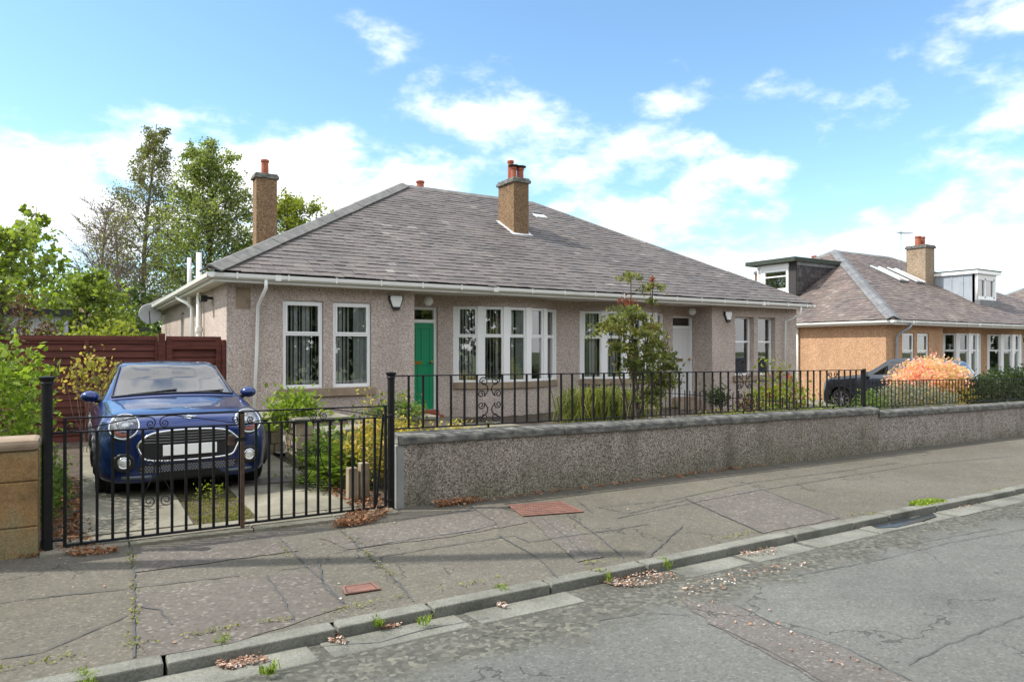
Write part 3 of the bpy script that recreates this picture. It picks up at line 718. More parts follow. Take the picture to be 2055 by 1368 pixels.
    b = MB(); b.box(1.95, 18.02, 12.635, 12.66, 2.745, 2.865); b.box(1.945, 1.97, 12.66, 24.42, 2.745, 2.865); b.box(18.0, 18.025, 12.66, 24.42, 2.745, 2.865); b.box(1.97, 18.0, 24.40, 24.42, 2.745, 2.865)
    b.build('fascia', M['gutter'], t)
    prof = [(0,0),(0,-.06),(.025,-.085),(.07,-.09),(.10,-.065),(.11,0),(.10,0),(.09,-.05),(.02,-.05),(.015,0)]
    g = MB(); zg_ = 2.885
    g.prism([(XL-.03, 12.63-u, zg_+v) for u, v in prof], (XR-XL+.06, 0, 0)); g.prism([(1.94-u, 12.50, zg_+v) for u, v in prof], (0, 11.95, 0)); g.prism([(18.03+u, 12.50, zg_+v) for u, v in prof], (0, 11.95, 0))
    gt = g.build('gutter', M['gutter'], t)
    if full:
        g = MB(); x = 2.3
        while x < 18: 
            g.box(x-.013, x+.013, 12.512, 12.53, zg_-.09, zg_+.014); x += .86
        for xj in (2.98, 7.4, 11.8, 15.9): g.box(xj-.05, xj+.05, 12.512, 12.64, zg_-.096, zg_+.004)
        tag(g.build('gutter_brackets', M['gutter'], gt), kind='stuff')
    # roof deck
    dd = -.035
    b = MB(); e = [Vector((XL,YF,ZE+dd)), Vector((XR,YF,ZE+dd)), Vector((XR,YB,ZE+dd)), Vector((XL,YB,ZE+dd))]; r0, r1 = Vector((RX0,YR,ZR+dd)), Vector((RX1,YR,ZR+dd))
    b.poly([e[0],e[1],r1,r0]); b.poly([e[1],e[2],r1]); b.poly([e[2],e[3],r0,r1]); b.poly([e[3],e[0],r0])
    rf = b.build('roof', sm_, t)
    ax = Vector((1,0,0)); s = Vector((0,1,K)).normalized(); n = Vector((0,-K,1)).normalized(); Lf = Vector((0,YR-YF,ZR-ZE)).length
    f0, f1 = (RX0-XL)/Lf, (XR-RX1)/Lf
    ps = slates(rf, Vector((XL,YF-.03,ZE)), ax, s, n, Lf, lambda t_: (f0*t_, (XR-XL)-f1*t_), sm_, 0)
    sh = Vector((ox,0,oz)); emit_slates(rf, ps, sm_, front_obj, sh)
    if left_slates:
        kx = (ZR-ZE)/(RX0-XL); s2 = Vector((1,0,kx)).normalized(); n2 = Vector((-kx,0,1)).normalized(); L2 = Vector((RX0-XL,0,ZR-ZE)).length; gg = (YR-YF)/L2
        a2 = Vector((0,-1,0)); ps = slates(rf, Vector((XL-.03,YB,ZE)), a2, s2, n2, L2, lambda t_: (gg*t_, (YB-YF)-gg*t_), sm_, 0)
        b = MB()
        for P in ps: b.hexa(P)
        tag(b.build('slate_courses', sm_, rf), kind='stuff')
    hn = Vector((-.5,-.5,1.2))
    hm = M['ridge'] if not ox else M['lead']
    ridge_run(rf, (XL+.03,YF+.02,ZE+.03), (RX0,YR,ZR+.02), hn, .62, hm, .22, 'hip_tile', .05)
    ridge_run(rf, (XR-.03,YF+.02,ZE+.03), (RX1,YR,ZR+.02), Vector((.5,-.5,1.2)), .62, M['slate'] if not ox else hm, .10, 'hip_tile', .01)
    ridge_run(rf, (XL+.03,YB,ZE+.03), (RX0,YR,ZR+.02), Vector((-.5,.5,1.2)), .9, hm, .15, 'hip_tile')
    ridge_run(rf, (RX0,YR,ZR+.0), (RX1,YR,ZR+.0), Vector((0,0,1)), .55, M['ridge'], .15, 'ridge_tile')
    return t, rf
H1, R1 = house(0, 0, M['harl'], M['slate'], 'pink harled semi-detached bungalow with green door, behind the blue car and long front wall')
H2, R2 = house(20.4, -.35, M['harl2'], M['slate2'], 'orange harled bungalow further along the street behind the dark parked car', left_slates=1, front_obj=0)
H3, R3 = house(40.8, -.70, M['harl2'], M['slate2'], 'distant slate-roofed bungalow at the far right beyond the orange harled one', full=False, left_slates=1, front_obj=0)
zrf = lambda y: ZE + K*(y-YF)
def flashing(roof, x0, x1, y0, y1):
    b = MB(); n = Vector((0,-K,1)).normalized()*.034
    def q(xa, xb, ya, yb):
        o = [Vector((xa,ya,zrf(ya))), Vector((xb,ya,zrf(ya))), Vector((xb,yb,zrf(yb))), Vector((xa,yb,zrf(yb)))]
        b.hexa([p for p in o] + [p + n*1.25 for p in o])
    q(x0-.09, x1+.09, y0-.10, y0); q(x0-.09, x0, y0+.001, y1); q(x1, x1+.09, y0+.001, y1)
    b.build('flashing', M['flash'], roof)
chimney(R1, 9.83, 10.30, 15.70, 16.50, 4.2, 6.17, [(9.96,15.92,.085,.34),(10.17,15.92,.095,.34),(10.10,16.3,.085,.62)], mt=None, cowl=(0,1))
flashing(R1, 9.83, 10.30, 15.70, 16.50)
kx = (ZR-ZE)/(RX0-XL)
chimney(R1, 3.92, 4.44, 18.8, 19.25, 3.4, 6.17, [(4.18,19.02,.10,.42)], cowl=())
chimney(R1, 9.3, 9.9, 20.9, 21.5, 4.4, 6.62, [(9.62,21.2,.13,.55)])
b = MB(); b.box(10.02, 10.03, 20, 20.01, 6, 6.7)
# small skylight right of the chimney and the patched slates
b = MB(); y = 17.35; p = Vector((11.5, y, zrf(y))); s_ = Vector((0,1,K)).normalized(); n_ = Vector((0,-K,1)).normalized()
def slab(b, x0, x1, y0, y1, h0, h1):
    o = [Vector((x0,y0,zrf(y0))), Vector((x1,y0,zrf(y0))), Vector((x1,y1,zrf(y1))), Vector((x0,y1,zrf(y1)))]
    b.hexa([p + n_*h0 for p in o] + [p + n_*h1 for p in o])
slab(b, 11.55, 11.95, 17.2, 17.42, .02, .06); b.build('roof_vent', M['flash'], R1)
b = MB(); slab(b, 11.6, 11.9, 17.44, 17.55, .03, .10); b.build('vent_hood', M['lead'], R1)
# pipes and fittings on house 1
pipe(H1, [(2.78,12.57,2.80),(2.78,12.57,2.66),(2.74,12.72,2.50),(2.72,12.92,2.36),(2.70,12.92,1.6),(2.64,12.92,.2)], .031)
pipe(H1, [(17.55,12.57,2.80),(17.55,12.57,2.62),(17.45,12.75,2.48),(17.35,12.92,2.40),(17.35,12.92,0.0)], .031)
pipe(H1, [(2.12,15.6,.1),(2.12,15.6,3.58)], .055, M['gutter'], 'soil_pipe')
pipe(H1, [(2.13,16.7,.1),(2.13,16.7,2.5),(2.05,16.75,2.6),(1.95,17.3,2.72),(1.9,17.6,2.82)], .045, M['gutter'])
pipe(H1, [(2.08,16.75,2.5),(2.08,16.75,3.6)], .045, M['gutter'], 'vent_pipe')
for (z) in (1.95,):
    b = MB(); b.lathe([(.075,0),(.075,.10)], 14, T(2.12,15.6,z)); b.build('pipe_collar', M['gutter'], H1)
def alarm(x, z, y=13.0):
    b = MB(); b.prism([(x-.12,y-.07,z+.13),(x+.12,y-.07,z+.13),(x+.125,y-.07,z+.06),(x+.07,y-.07,z-.09),(x-.07,y-.07,z-.09),(x-.125,y-.07,z+.06)], (0,.07,0))
    a = b.build('alarm_box', M['white'], H1, bevel=.012)
    b = MB(); b.prism([(x-.085,y-.065,z-.09),(x+.085,y-.065,z-.09),(x+.05,y-.065,z-.15),(x-.05,y-.065,z-.15)], (0,.06,0)); b.build('strobe', M['black'], a)
    b = MB(); b.prism([(x-.15,y-.05,z+.135),(x+.15,y-.05,z+.135),(x+.15,y-.05,z+.05),(x+.08,y-.05,z-.09),(x-.08,y-.05,z-.09),(x-.15,y-.05,z+.05)], (0,.048,0)); b.build('alarm_back', M['black'], a)
alarm(5.36, 2.52); alarm(14.98, 2.48)
# flood light on the side wall
b = MB(); b.box(1.98, 2.10, 14.35, 14.55, 2.50, 2.62); b.box(2.10,2.21,14.42,14.48,2.55,2.60); fl = b.build('flood_light', M['black'], H1, bevel=.01)
b = MB(); b.box(1.96, 1.979, 14.37, 14.53, 2.515, 2.605); b.build('light_glass', M['lens'], fl)
# satellite dish
dsh = thing('satellite_dish', 'grey oval satellite dish at the rear of the side wall under the eaves', 'satellite dish', (1.95, 23.3, 2.65))
Md = Matrix.Translation((1.80, 22.9, 2.62)) @ Matrix.Rotation(R(-8), 4, 'Z') @ Matrix.Rotation(R(78), 4, 'X')
MB().lathe([(.001,-.07),(.12,-.055),(.22,-.02),(.30,.03),(.305,.035),(.29,.035),(.21,-.01),(.11,-.045),(.001,-.058)], 26, Md, cap=False).build('dish', M['dish'], dsh, smooth=True)
MB().tube([(1.8,22.98,2.6),(1.95,23.1,2.62),(2.21,23.1,2.66)], .02).build('bracket', M['black'], dsh)
MB().tube([Md @ Vector((0,-.28,.03)), Md @ Vector((0,-.12,.30)), Md @ Vector((0,0,.34))], .013).build('feed_arm', M['black'], dsh)

# ---- neighbour's extras (local numbers of the first house, moved by the house's own position)
def d2(x): return x - 20.4
chimney(R2, 9.83, 10.55, 15.70, 16.50, 4.2, 6.35, [(10.0,16.1,.12,.42),(10.33,16.1,.12,.42)], mt=M['harl_ch2'] if 'harl_ch2' in M else M['harl2'], cowl=())
chimney(R2, 11.1, 11.9, 21.7, 22.2, 4.4, 6.27, [(11.3,21.95,.12,.42),(11.75,21.95,.12,.42)])
chimney(R2, 7.1, 7.6, 21.7, 22.2, 3.8, 5.65, [(7.35,21.95,.12,.3)], cowl=(0,))
def roofwindow(x0, y0):
    b = MB(); slab(b, x0, x0+.62, y0, y0+1.25, .03, .11); w_ = b.build('roof_window', M['lead'], R2)
    b = MB(); slab(b, x0-.05, x0+.08, y0, y0+1.25, .111, .15); slab(b, x0+.54, x0+.67, y0, y0+1.25, .111, .15); b.build('frame', M['flash'], w_)
    b = MB(); slab(b, x0+.081, x0+.539, y0+.06, y0+1.2, .112, .125); b.build('pane', M['glass'], w_)
roofwindow(7.75, 15.65); roofwindow(9.0, 15.65)
# metal clad dormer facing the street, right of the chimney
def dormer_front():
    x0, x1, y0, zt = 10.6, 12.4, 14.15, 5.02
    b = MB(); y1 = YF + (zt-ZE)/K
    b.poly([(x0,y0,zrf(y0)-.1),(x0,y0,zt),(x0,y1+.1,zt),(x0,y1+.1,zrf(y1)+.05)]); b.poly([(x1,y0,zrf(y0)-.1),(x1,y0,zt),(x1,y1+.1,zt),(x1,y1+.1,zrf(y1)+.05)])
    b.poly([(x0,y1+.09,zrf(y1)-.3),(x1,y1+.09,zrf(y1)-.3),(x1,y1+.09,zt),(x0,y1+.09,zt)])
    d = b.build('dormer', M['zinc'], R2)
    for k in range(1, 5):
        yy = y0 + (y1-y0)*k/5; bb = MB(); bb.box(x0-.02, x0, yy-.015, yy+.015, zrf(yy), zt); bb.build('standing_seam', M['zinc'], d)
    b = MB(); b.box(x0, x0+.12, y0, y0+.1, zrf(y0)-.05, zt); b.box(x1-.12, x1, y0, y0+.1, zrf(y0)-.05, zt); b.box(x0+.12, x1-.12, y0, y0+.1, zrf(y0)-.05, 4.05); b.box(x0+.12,x1-.12,y0,y0+.1,4.86,zt); b.build('dormer_front', M['white'], d)
    Mt = T(x0+.12, y0+.02); bb = MB(); W = x1-x0-.24
    for xx in (0, W/2-.04, W-.07): bb.box(xx, xx+.08, 0, .05, 4.05, 4.86, Mt)
    bb.box(0, W, .0, .05, 4.05, 4.12, Mt); bb.box(0, W, .0, .05, 4.79, 4.86, Mt); bb.build('dormer_window', M['white'], d)
    bb = MB(); bb.box(.05, W-.05, .055, .065, 4.1, 4.8, Mt); bb.build('pane', M['glass'], d)
    bb = MB(); bb.box(.05, W-.05, .25, .27, 4.1, 4.8, Mt); bb.build('curtain', M['curtain'], d)
    b = MB(); b.box(x0-.08, x1+.12, y0-.14, y1, zt+.001, zt+.14); b.build('dormer_roof', M['white'], d)
    b = MB(); b.box(x0-.10, x1+.14, y0-.16, y1, zt+.141, zt+.18); b.build('felt_roof', M['felt'], d)
    b = MB(); b.box(x0-.02, x1+.02, y0-.20, y0-.002, zrf(y0-.2)-.0, zrf(y0)+.16); b.build('lead_apron', M['lead'], d)
    pipe(d, [(x0+.05,y0-.06,zt),(x0+.05,y0-.06,zrf(y0)+.08)], .035)
dormer_front()
# slate hung dormer on the near hip, window facing left
def dormer_side():
    kx_ = (ZR-ZE)/(RX0-XL); zl = lambda x: ZE + kx_*(x-XL)
    x0, y0, y1, zt = 3.70, 17.46, 19.3, 5.40; x1 = XL + (zt-ZE)/kx_
    b = MB(); b.poly([(x0,y0,zl(x0)-.1),(x0,y0,zt),(x1,y0,zt)]); b.poly([(x0,y1,zl(x0)-.1),(x0,y1,zt),(x1,y1,zt)]); b.poly([(x0+.01,y0,zl(x0)-.1),(x0+.01,y0,zt),(x0+.01,y1,zt),(x0+.01,y1,zl(x0)-.1)])
    d = b.build('dormer', M['slate_dark'], R2)
    # hung slates on the cheek
    sb_ = MB(); z = zl(x0)
    while z < zt - .02:
        xe = XL + (z-ZE)/kx_ - .02; x = x0 - random.uniform(0,.2)
        while x < xe:
            a, c = max(x, x0), min(x+.24, xe)
            if c - a > .03: sb_.box(a, c-.008, y0-.028, y0-.002, z, min(z+.17, zt))
            x += .25
        z += .175
    tag(sb_.build('hung_slates', M['slate_dark'], d), kind='stuff')
    zb_ = zl(x0)
    Mt = Matrix.Translation((x0-.04, y1-.28, 0)) @ Matrix.Rotation(R(-90), 4, 'Z')
    window(d, Mt, y1-y0-.62, zb_+.35, zt-.22, zb_+.95, None, .11, 0)
    b = MB(); b.box(x0-.03, x0+.0, y0, y0+.32, zb_-.05, zt-.2); b.build('slate_panel', M['slate_dark'], d)
    b = MB(); b.box(x0-.035, x0, y0+.33, y1, zb_, zb_+.34); b.box(x0-.035,x0,y0+.33,y1,zt-.21,zt-.02); b.box(x0-.035,x0,y1-.27,y1,zb_+.34,zt-.21); b.build('dormer_front', M['white'], d)
    b = MB(); b.box(x0-.30, x1+.25, y0-.14, y1+.4, zt+.001, zt+.17); b.build('felt_roof', M['felt_g'], d)
    b = MB(); b.box(x0-.02, x1-.05, y0-.06, y0-.029, zt-.14, zt); b.build('lead_trim', M['lead'], d)
    pipe(d, [(x0-.12,y1-.1,zt),(x0-.12,y1-.1,zb_+.1)], .03)
dormer_side()
pipe(H2, [(2.14,16.3,2.8),(2.14,16.3,-.3)], .055)
pipe(H2, [(2.98,12.57,2.80),(2.9,12.6,2.66),(2.72,12.85,2.46),(2.70,12.92,2.3),(2.70,12.92,-.2)], .04, M['zinc'])
def aerial(par, x, y, z0, z1):
    b = MB(); b.tube([(x,y,z0),(x,y,z1)], .018, 6); b.tube([(x-.25,y,z1-.08),(x+.75,y-.1,z1-.02)], .014, 5)
    for i in range(8): b.tube([(x-.2+i*.12,y-.16,z1-.07),(x-.2+i*.12,y+.16,z1-.07)], .007, 4)
    b.tube([(x-.25,y-.2,z1-.2),(x-.25,y+.2,z1+.06)], .012, 4)
    b.build('aerial', M['lead'], par)
aerial(R2, 9.6, 16.6, 4.8, 7.0); aerial(R2, 12.3, 22.2, 5.0, 6.75)
chimney(R3, 3.4, 4.2, 16.0, 16.6, 3.4, 5.9, [(3.6,16.3,.12,.4),(4.0,16.3,.12,.4)], mt=M['harl2']); aerial(R3, 4.3, 16.4, 5.0, 7.2)

# ---------------------------------------------------------------- gardens and drives
def grid(name, x0, x1, y0, y1, zf, m, nx=20, ny=10, bumpy=0):
    return structure(sheet(name, fr(x0, x1, nx), fr(y0, y1, ny), lambda x, y: zf(x, y) + (random.uniform(-bumpy, bumpy) if bumpy else 0), m))
def zdrive(x, y): return .025 + (y-6.57)*.008 + (x-2.69)*-.0115
M['grass_base'] = mnoise('grass_base', [(.3,(.05,.055,.015)),(.55,(.12,.12,.035)),(.7,(.20,.17,.07))], 7, 1, .6, .02)
M['gravel'] = mnoise('gravel', [(.3,(.16,.13,.10)),(.7,(.30,.26,.21))], 5, 1, .8, .02, fine=60, finec=[(0,(.6,.6,.6)),(1,(1.3,1.3,1.3))])
def zbed(x, y): return .10 if x < 3 else (.10 + (zg(x)-.12))
grid('garden_soil', 3.3, 10.9, 6.75, 13.6, lambda x, y: zbed(x, y)+.02, M['soil'], 40, 30, .018)
grid('garden_path', 2.45, 3.3, 10.35, 13.6, lambda x, y: .09, M['concrete'], 4, 4)
grid('drive_base', -.25, 3.3, 6.60, 13.4, lambda x, y: zdrive(x, y)-.02, M['soil'], 8, 8)
grid('left_garden_soil', -14, -.25, 6.6, 40, lambda x, y: .06, M['soil'], 10, 10, .02)
grid('back_garden', -14, 60, 13.4, 60, lambda x, y: -.42 if x > 17 else .05, M['grass_base'], 40, 10)
grid('right_garden', 10.9, 34, 6.75, 13.6, lambda x, y: zg(x) - .02, M['soil'], 40, 14, .015)
grid('side_drive', 18.2, 22.6, 6.75, 20, lambda x, y: zg(x) + .01, M['concrete'], 6, 10)
# concrete slabs of the drive, one object each
drive = structure(MB().box(-.2, 2.4, 8, 12, -.4, -.3).build('drive', M['concrete']))
def slabp(x0, x1, y0, y1, par, name='concrete_slab', m=None, th=.05, zf=zdrive, lift=.0, g=.006):
    P = []
    for dz in (-th, 0):
        for (x, y) in ((x0+g, y0+g), (x1-g, y0+g), (x1-g, y1-g), (x0+g, y1-g)): P.append((x, y, zf(x, y) + dz + lift))
    return MB().hexa(P).build(name, m or M['concrete'], par, bevel=.006)
ys = [6.75, 7.75, 8.6, 9.6, 10.6, 11.6, 12.6, 13.3]
for a, c in zip(ys[:-1], ys[1:]):
    slabp(.02, .88, a, c, drive, lift=random.uniform(-.004,.004)); slabp(1.42, 2.42, a, c, drive, lift=random.uniform(-.004,.004))
m = mnoise('wet_dark_slab', [(.3,(.06,.045,.04)),(.7,(.11,.085,.075))], 4, .6, .2, .004); slabp(1.45, 2.40, 8.28, 8.62, drive, 'inspection_cover', m, lift=.014)
# threshold under the gates
th = structure(MB().box(0, 2.6, 6.45, 6.6, -.5, -.4).build('gate_threshold', M['kerb']))
for a, c in ((-.25,.35), (.35,1.3), (1.3,2.05), (2.05,2.66)): slabp(a, c, 6.32, 6.74, th, 'threshold_slab', M['concrete'], .12, lambda x, y: .022-(x-2.69)*.0115)
# stepping path round the front door
pth = structure(MB().box(5, 6, 11, 12, -.4, -.3).build('front_path', M['concrete']))
for (a, c, y0, y1) in ((4.6,5.5,12.1,12.95),(5.5,6.4,12.1,12.95),(5.8,6.9,12.95,13.6),(6.4,7.2,11.2,12.1),(5.5,6.4,11.2,12.1)): slabp(a, c, y0, y1, pth, 'paving_slab', M['concrete'], .05, lambda x, y: .145)

# ---------------------------------------------------------------- scatter helpers
def quads(P, size, aspect=1.6, flat=0.0, droop=0.0, tri=False, face=None):
    """leaf quads at points P (n,3)"""
    n = len(P); s = size * rng.uniform(.6, 1.3, n)[:, None]
    a = rng.normal(size=(n, 3)); a[:, 2] = a[:, 2]*(1-flat) - droop; a /= np.linalg.norm(a, axis=1)[:, None]
    b = rng.normal(size=(n, 3)); b[:, 2] *= (1-flat); b -= a*(a*b).sum(1)[:, None]; b /= np.linalg.norm(b, axis=1)[:, None]
    a = a*s*aspect*.5; b = b*s*.5
    V = np.stack([P-a, P+b-a*.1, P+a, P-b-a*.1], 1)
    return V.reshape(-1, 3)
def blob_pts(n, c, r, shell=.5, lump=.25, seed=0):
    """points spread in a lumpy ellipsoid, denser toward the shell"""
    g = np.random.default_rng(seed); d = g.normal(size=(n, 3)); d /= np.linalg.norm(d, axis=1)[:, None]
    k = g.normal(size=(7, 3)); ph = g.uniform(0, 6, 7); l = 1 + lump*sum(np.sin(d@(k[i]*2.2) + ph[i]) for i in range(7))/3
    rad = g.uniform(0, 1, n)**(1/3)*(1-shell) + shell*g.uniform(.85, 1.06, n)
    return np.array(c) + d*(rad*l)[:, None]*np.array(r)
def tufts(name, pts, h, spread, blades, m, parent=None, wd=.006, kind='stuff', org=(0,0,0), arch=(.7,1.0)):
    V = []
    for p in pts:
        p = np.array(p)
        for _ in range(blades):
            a = rng.uniform(0, 6.28); hh = h*rng.uniform(.5, 1.2); sp = spread*rng.uniform(.2, 1.2)
            d = np.array([math.cos(a), math.sin(a), 0]); q = np.array([-d[1], d[0], 0])*wd*rng.uniform(.6,1.4)
            o = p + np.array([rng.normal(0, spread*.25), rng.normal(0, spread*.25), 0])
            m1 = o + d*sp*.35 + np.array([0,0,hh*.7]); tp = o + d*sp + np.array([0,0,hh*rng.uniform(*arch)])
            V += [o-q, o+q, m1+q*.8, m1-q*.8, m1-q*.8, m1+q*.8, tp+q*.1, tp-q*.1]
    o = np_mesh(name, V, 4, m, parent, org)
    if kind: tag(o, kind=kind)
    return o
def scatter(name, pts, size, m, label=None, flat=.8, cat=None, aspect=1.3):
    o = np_mesh(name, quads(np.array(pts), size, aspect, flat), 4, m); tag(o, label, cat, kind='stuff'); return o
def rnd_in(px, fn, zf, n, dz=.012, up=.01):
    """n points inside a pixel polygon (fan of its corners) on a surface"""
    c = [fn(u, v) for u, v in px]; out = []
    for _ in range(n):
        i = random.randrange(1, len(c)-1); a, b = random.random(), random.random()
        if a + b > 1: a, b = 1-a, 1-b
        p = c[0] + (c[i]-c[0])*a + (c[i+1]-c[0])*b; out.append((p.x, p.y, zf(p.x, p.y) + dz + random.random()*up))
    return out
def rnd_line(px, fn, zf, n, sig, dz=.01, up=.012):
    c = [fn(u, v) for u, v in px]; out = []; L = [(b-a).length for a, b in zip(c[:-1], c[1:])]
    for _ in range(n):
        i = random.choices(range(len(L)), L)[0]; p = c[i].lerp(c[i+1], random.random()); x = p.x + random.gauss(0, sig); y = p.y + random.gauss(0, sig)
        out.append((x, y, zf(x, y) + dz + random.random()*up))
    return out
# moss and weeds in the joints
P = []
for px, n in (([(270,1290),(268,1200),(262,1110)], 260), ([(683,1065),(735,1110),(785,1155)], 140), ([(0,1345),(150,1318),(460,1262),(750,1215)], 300), ([(560,1090),(600,1145)], 40),
              ([(700,1218),(900,1180),(1010,1160)], 110), ([(1170,1130),(1240,1125)], 60), ([(1180,1142),(1225,1150)], 40), ([(1420,1088),(1520,1066)], 70), ([(1700,1037),(1760,1030)], 60), ([(1940,990),(2055,975)], 90), ([(1330,1115),(1335,1130)], 30)):
    P += [q for q in rnd_line(px, pv, zpave, int(n*.9), .02) if math.sin(q[0]*7.3+q[1]*5.1)+math.sin(q[0]*17+q[1]*11) > -.5]
scatter('moss', P, .013, M['lf_moss'], 'yellow green moss growing in the joints of the pavement', cat='moss')
P = []
for px, n in (([(165,1345),(172,1368)], 14), ([(448,1290),(452,1275)], 9), ([(1000,1180),(1015,1190)], 7), ([(760,1248),(765,1240)], 5), ([(860,1240),(840,1238)], 4), ([(1010,1175),(1000,1183)], 6), ([(1325,1120),(1350,1135)], 8), ([(1235,1165),(1210,1145)], 5), ([(540,1330),(548,1338)], 7)):
    P += rnd_line(px, pv, zpave, n, .02, -.03, .0)
tag(tufts('weeds', P, .055, .04, 9, M['lf_hedge'], wd=.0035), 'small green weeds sprouting between the kerb stones', 'weeds')
pts = blob_pts(900, at_z(1858, 1012, -.12), (.30,.11,.05), 0, .2, 3)
o = np_mesh('weed_clump', quads(pts, .035, 1.8), 4, M['lf_hedge']); tag(o, 'green clump of weeds on the kerb beside the puddle', 'weeds', kind='stuff')
P = []
for px, n in (([(430,1330),(500,1305),(545,1330),(470,1345),(440,1345)], 330), ([(1195,1165),(1290,1145),(1370,1160),(1300,1178),(1240,1180)], 380), ([(640,1272),(680,1262),(700,1300),(660,1290)], 90), ([(760,1255),(830,1240),(800,1262),(770,1265)], 150),
              ([(985,1205),(1010,1200),(1020,1225),(1000,1220)], 90), ([(1480,1108),(1560,1100),(1560,1115),(1490,1118)], 90), ([(1700,1055),(1740,1045),(1735,1058),(1700,1062)], 80), ([(1860,1020),(1960,1008),(1950,1018),(1870,1026)], 130), ([(960,1215),(1200,1160),(1500,1100),(1200,1172)], 160), ([(1370,1175),(1520,1140),(1640,1130),(1500,1170),(1350,1210)], 130)):
    P += rnd_in(px, rd, zroad, n, .012, .018)
for _ in range(45): # petals strewn along the trench
    t = random.random()**.8; p = rd(1400+400*t+random.gauss(0,30), 1210+150*t+random.gauss(0,14)); P.append((p.x, p.y, zroad(p.x,p.y)+.014))
for _ in range(60):
    p = pv(random.uniform(0,2000), random.uniform(1100,1300) if random.random()<.2 else random.uniform(1000,1200))
    if 4.2 < p.y < 6.4: P.append((p.x, p.y, zpave(p.x,p.y)+.012))
scatter('fallen_petals', P, .017, M['lf_petal'], 'pink and brown petals drifted in the gutter', cat='petals')
P = rnd_in([(665,1060),(700,1035),(760,1018),(785,1030),(750,1050),(700,1058)], pv, zpave, 800, .01, .05) + rnd_in([(100,1108),(130,1095),(230,1100),(240,1108),(150,1118)], pv, zpave, 350, .01, .02)
P += rnd_line([(870,1018),(960,1008),(1100,990),(1300,965),(1500,938),(1700,912)], pv, zpave, 420, .03, .01, .03) + rnd_line([(0,1115),(90,1112)], pv, zpave, 200, .04)
P += rnd_line([(880,1016),(950,1008)], pv, zpave, 350, .035, .01, .05) + rnd_line([(300,1082),(640,1050)], pv, zpave, 200, .03, .005, .01)
scatter('leaf_litter', P, .019, M['lf_brown'], 'dry rusty brown leaves blown against the foot of the wall and gatepost', cat='leaves', flat=.4, aspect=2.4)

# ---------------------------------------------------------------- boundary wall
def boundary(x0, x1, top0, top1, y0, y1, label, wm, step=.92, left_end=True):
    t = thing('boundary_wall', label, 'wall', ((x0+x1)/2, (y0+y1)/2, zpave((x0+x1)/2, 6.57)))
    b = MB(); n = 24; xs = fr(x0+.01, x1-.002, n)
    tz = lambda x: top0 + (top1-top0)*(x-x0)/(x1-x0) - .10
    for i, (a, c) in enumerate(zip(xs[:-1], xs[1:])):
        b.quad((a,y0,-.7),(c,y0,-.7),(c,y0,tz(c)),(a,y0,tz(a))); b.quad((a,y1,-.7),(c,y1,-.7),(c,y1,tz(c)),(a,y1,tz(a))); b.quad((a,y0,tz(a)),(c,y0,tz(c)),(c,y1,tz(c)),(a,y1,tz(a)))
    b.quad((x0+.01,y0,-.7),(x0+.01,y1,-.7),(x0+.01,y1,tz(x0)),(x0+.01,y0,tz(x0))); b.quad((x1-.002,y0,-.7),(x1-.002,y1,-.7),(x1-.002,y1,tz(x1)),(x1-.002,y0,tz(x1)))
    b.build('wall_body', wm, t)
    x = x0
    while x < x1 - .01:
        L = step*random.uniform(.75, 1.2); xe = min(x+L, x1)
        if x1 - xe < .3: xe = x1
        g = .0015; a, c = x + g, xe - g; dy = random.uniform(-.006,.006); dz = random.uniform(-.004,.004)
        pr = [(y0-.035+dy,-.0),(y0-.035+dy,.065),(y0-.015+dy,.088),(y0+.05,.103),((y0+y1)/2,.112),(y1-.04,.103),(y1+.03,.065),(y1+.03,0)]
        A = [Vector((a, y, tz(a)+h+dz)) for y, h in pr]; B = Vector((c-a, 0, tz(c)-tz(a)))
        MB().prism(A, B).build('coping_stone', M['coping'], t, bevel=.008); x = xe
    return t
BW = boundary(2.73, 11.18, .735, .64, 6.56, 6.81, 'long mossy harled front wall with dark coping, carrying the tall scrolled railing', M['harl_wall'])
m_end = mnoise('smooth_cement', [(.3,(.20,.21,.20)),(.7,(.33,.33,.31))], 3, .9, .3, .01)
b = MB(); b.box(2.715, 2.80, 6.553, 6.80, -.3, .63); b.build('cement_margin', m_end, BW, bevel=.012)
BW2 = boundary(11.19, 40, .575, .24, 6.57, 6.82, 'paler pink harled wall carrying on to the right edge beyond the mossy wall', M['harl_wall2'], 1.6)
# ochre stone pillar at the far left
pl = thing('stone_gate_pier', 'low ochre stone pier with pinkish cap at the left edge beside the black gatepost', 'gate pier', (-.75, 6.6, 0))
for i, (z0, z1) in enumerate(((-.1,.255), (.258,.60), (.603,.83))):
    for (a, c) in (((-1.5,-.255),) if i != 1 else ((-1.5,-.255),)):
        b = MB(); b.box(a, c, 6.40, 6.72, z0, z1); b.build('stone_block', M['sand_ochre'], pl, bevel=.012)
b = MB(); b.box(-1.5, -.245, 6.37, 6.75, .833, .92); b.build('pier_cap', M['stone'], pl, bevel=.035)

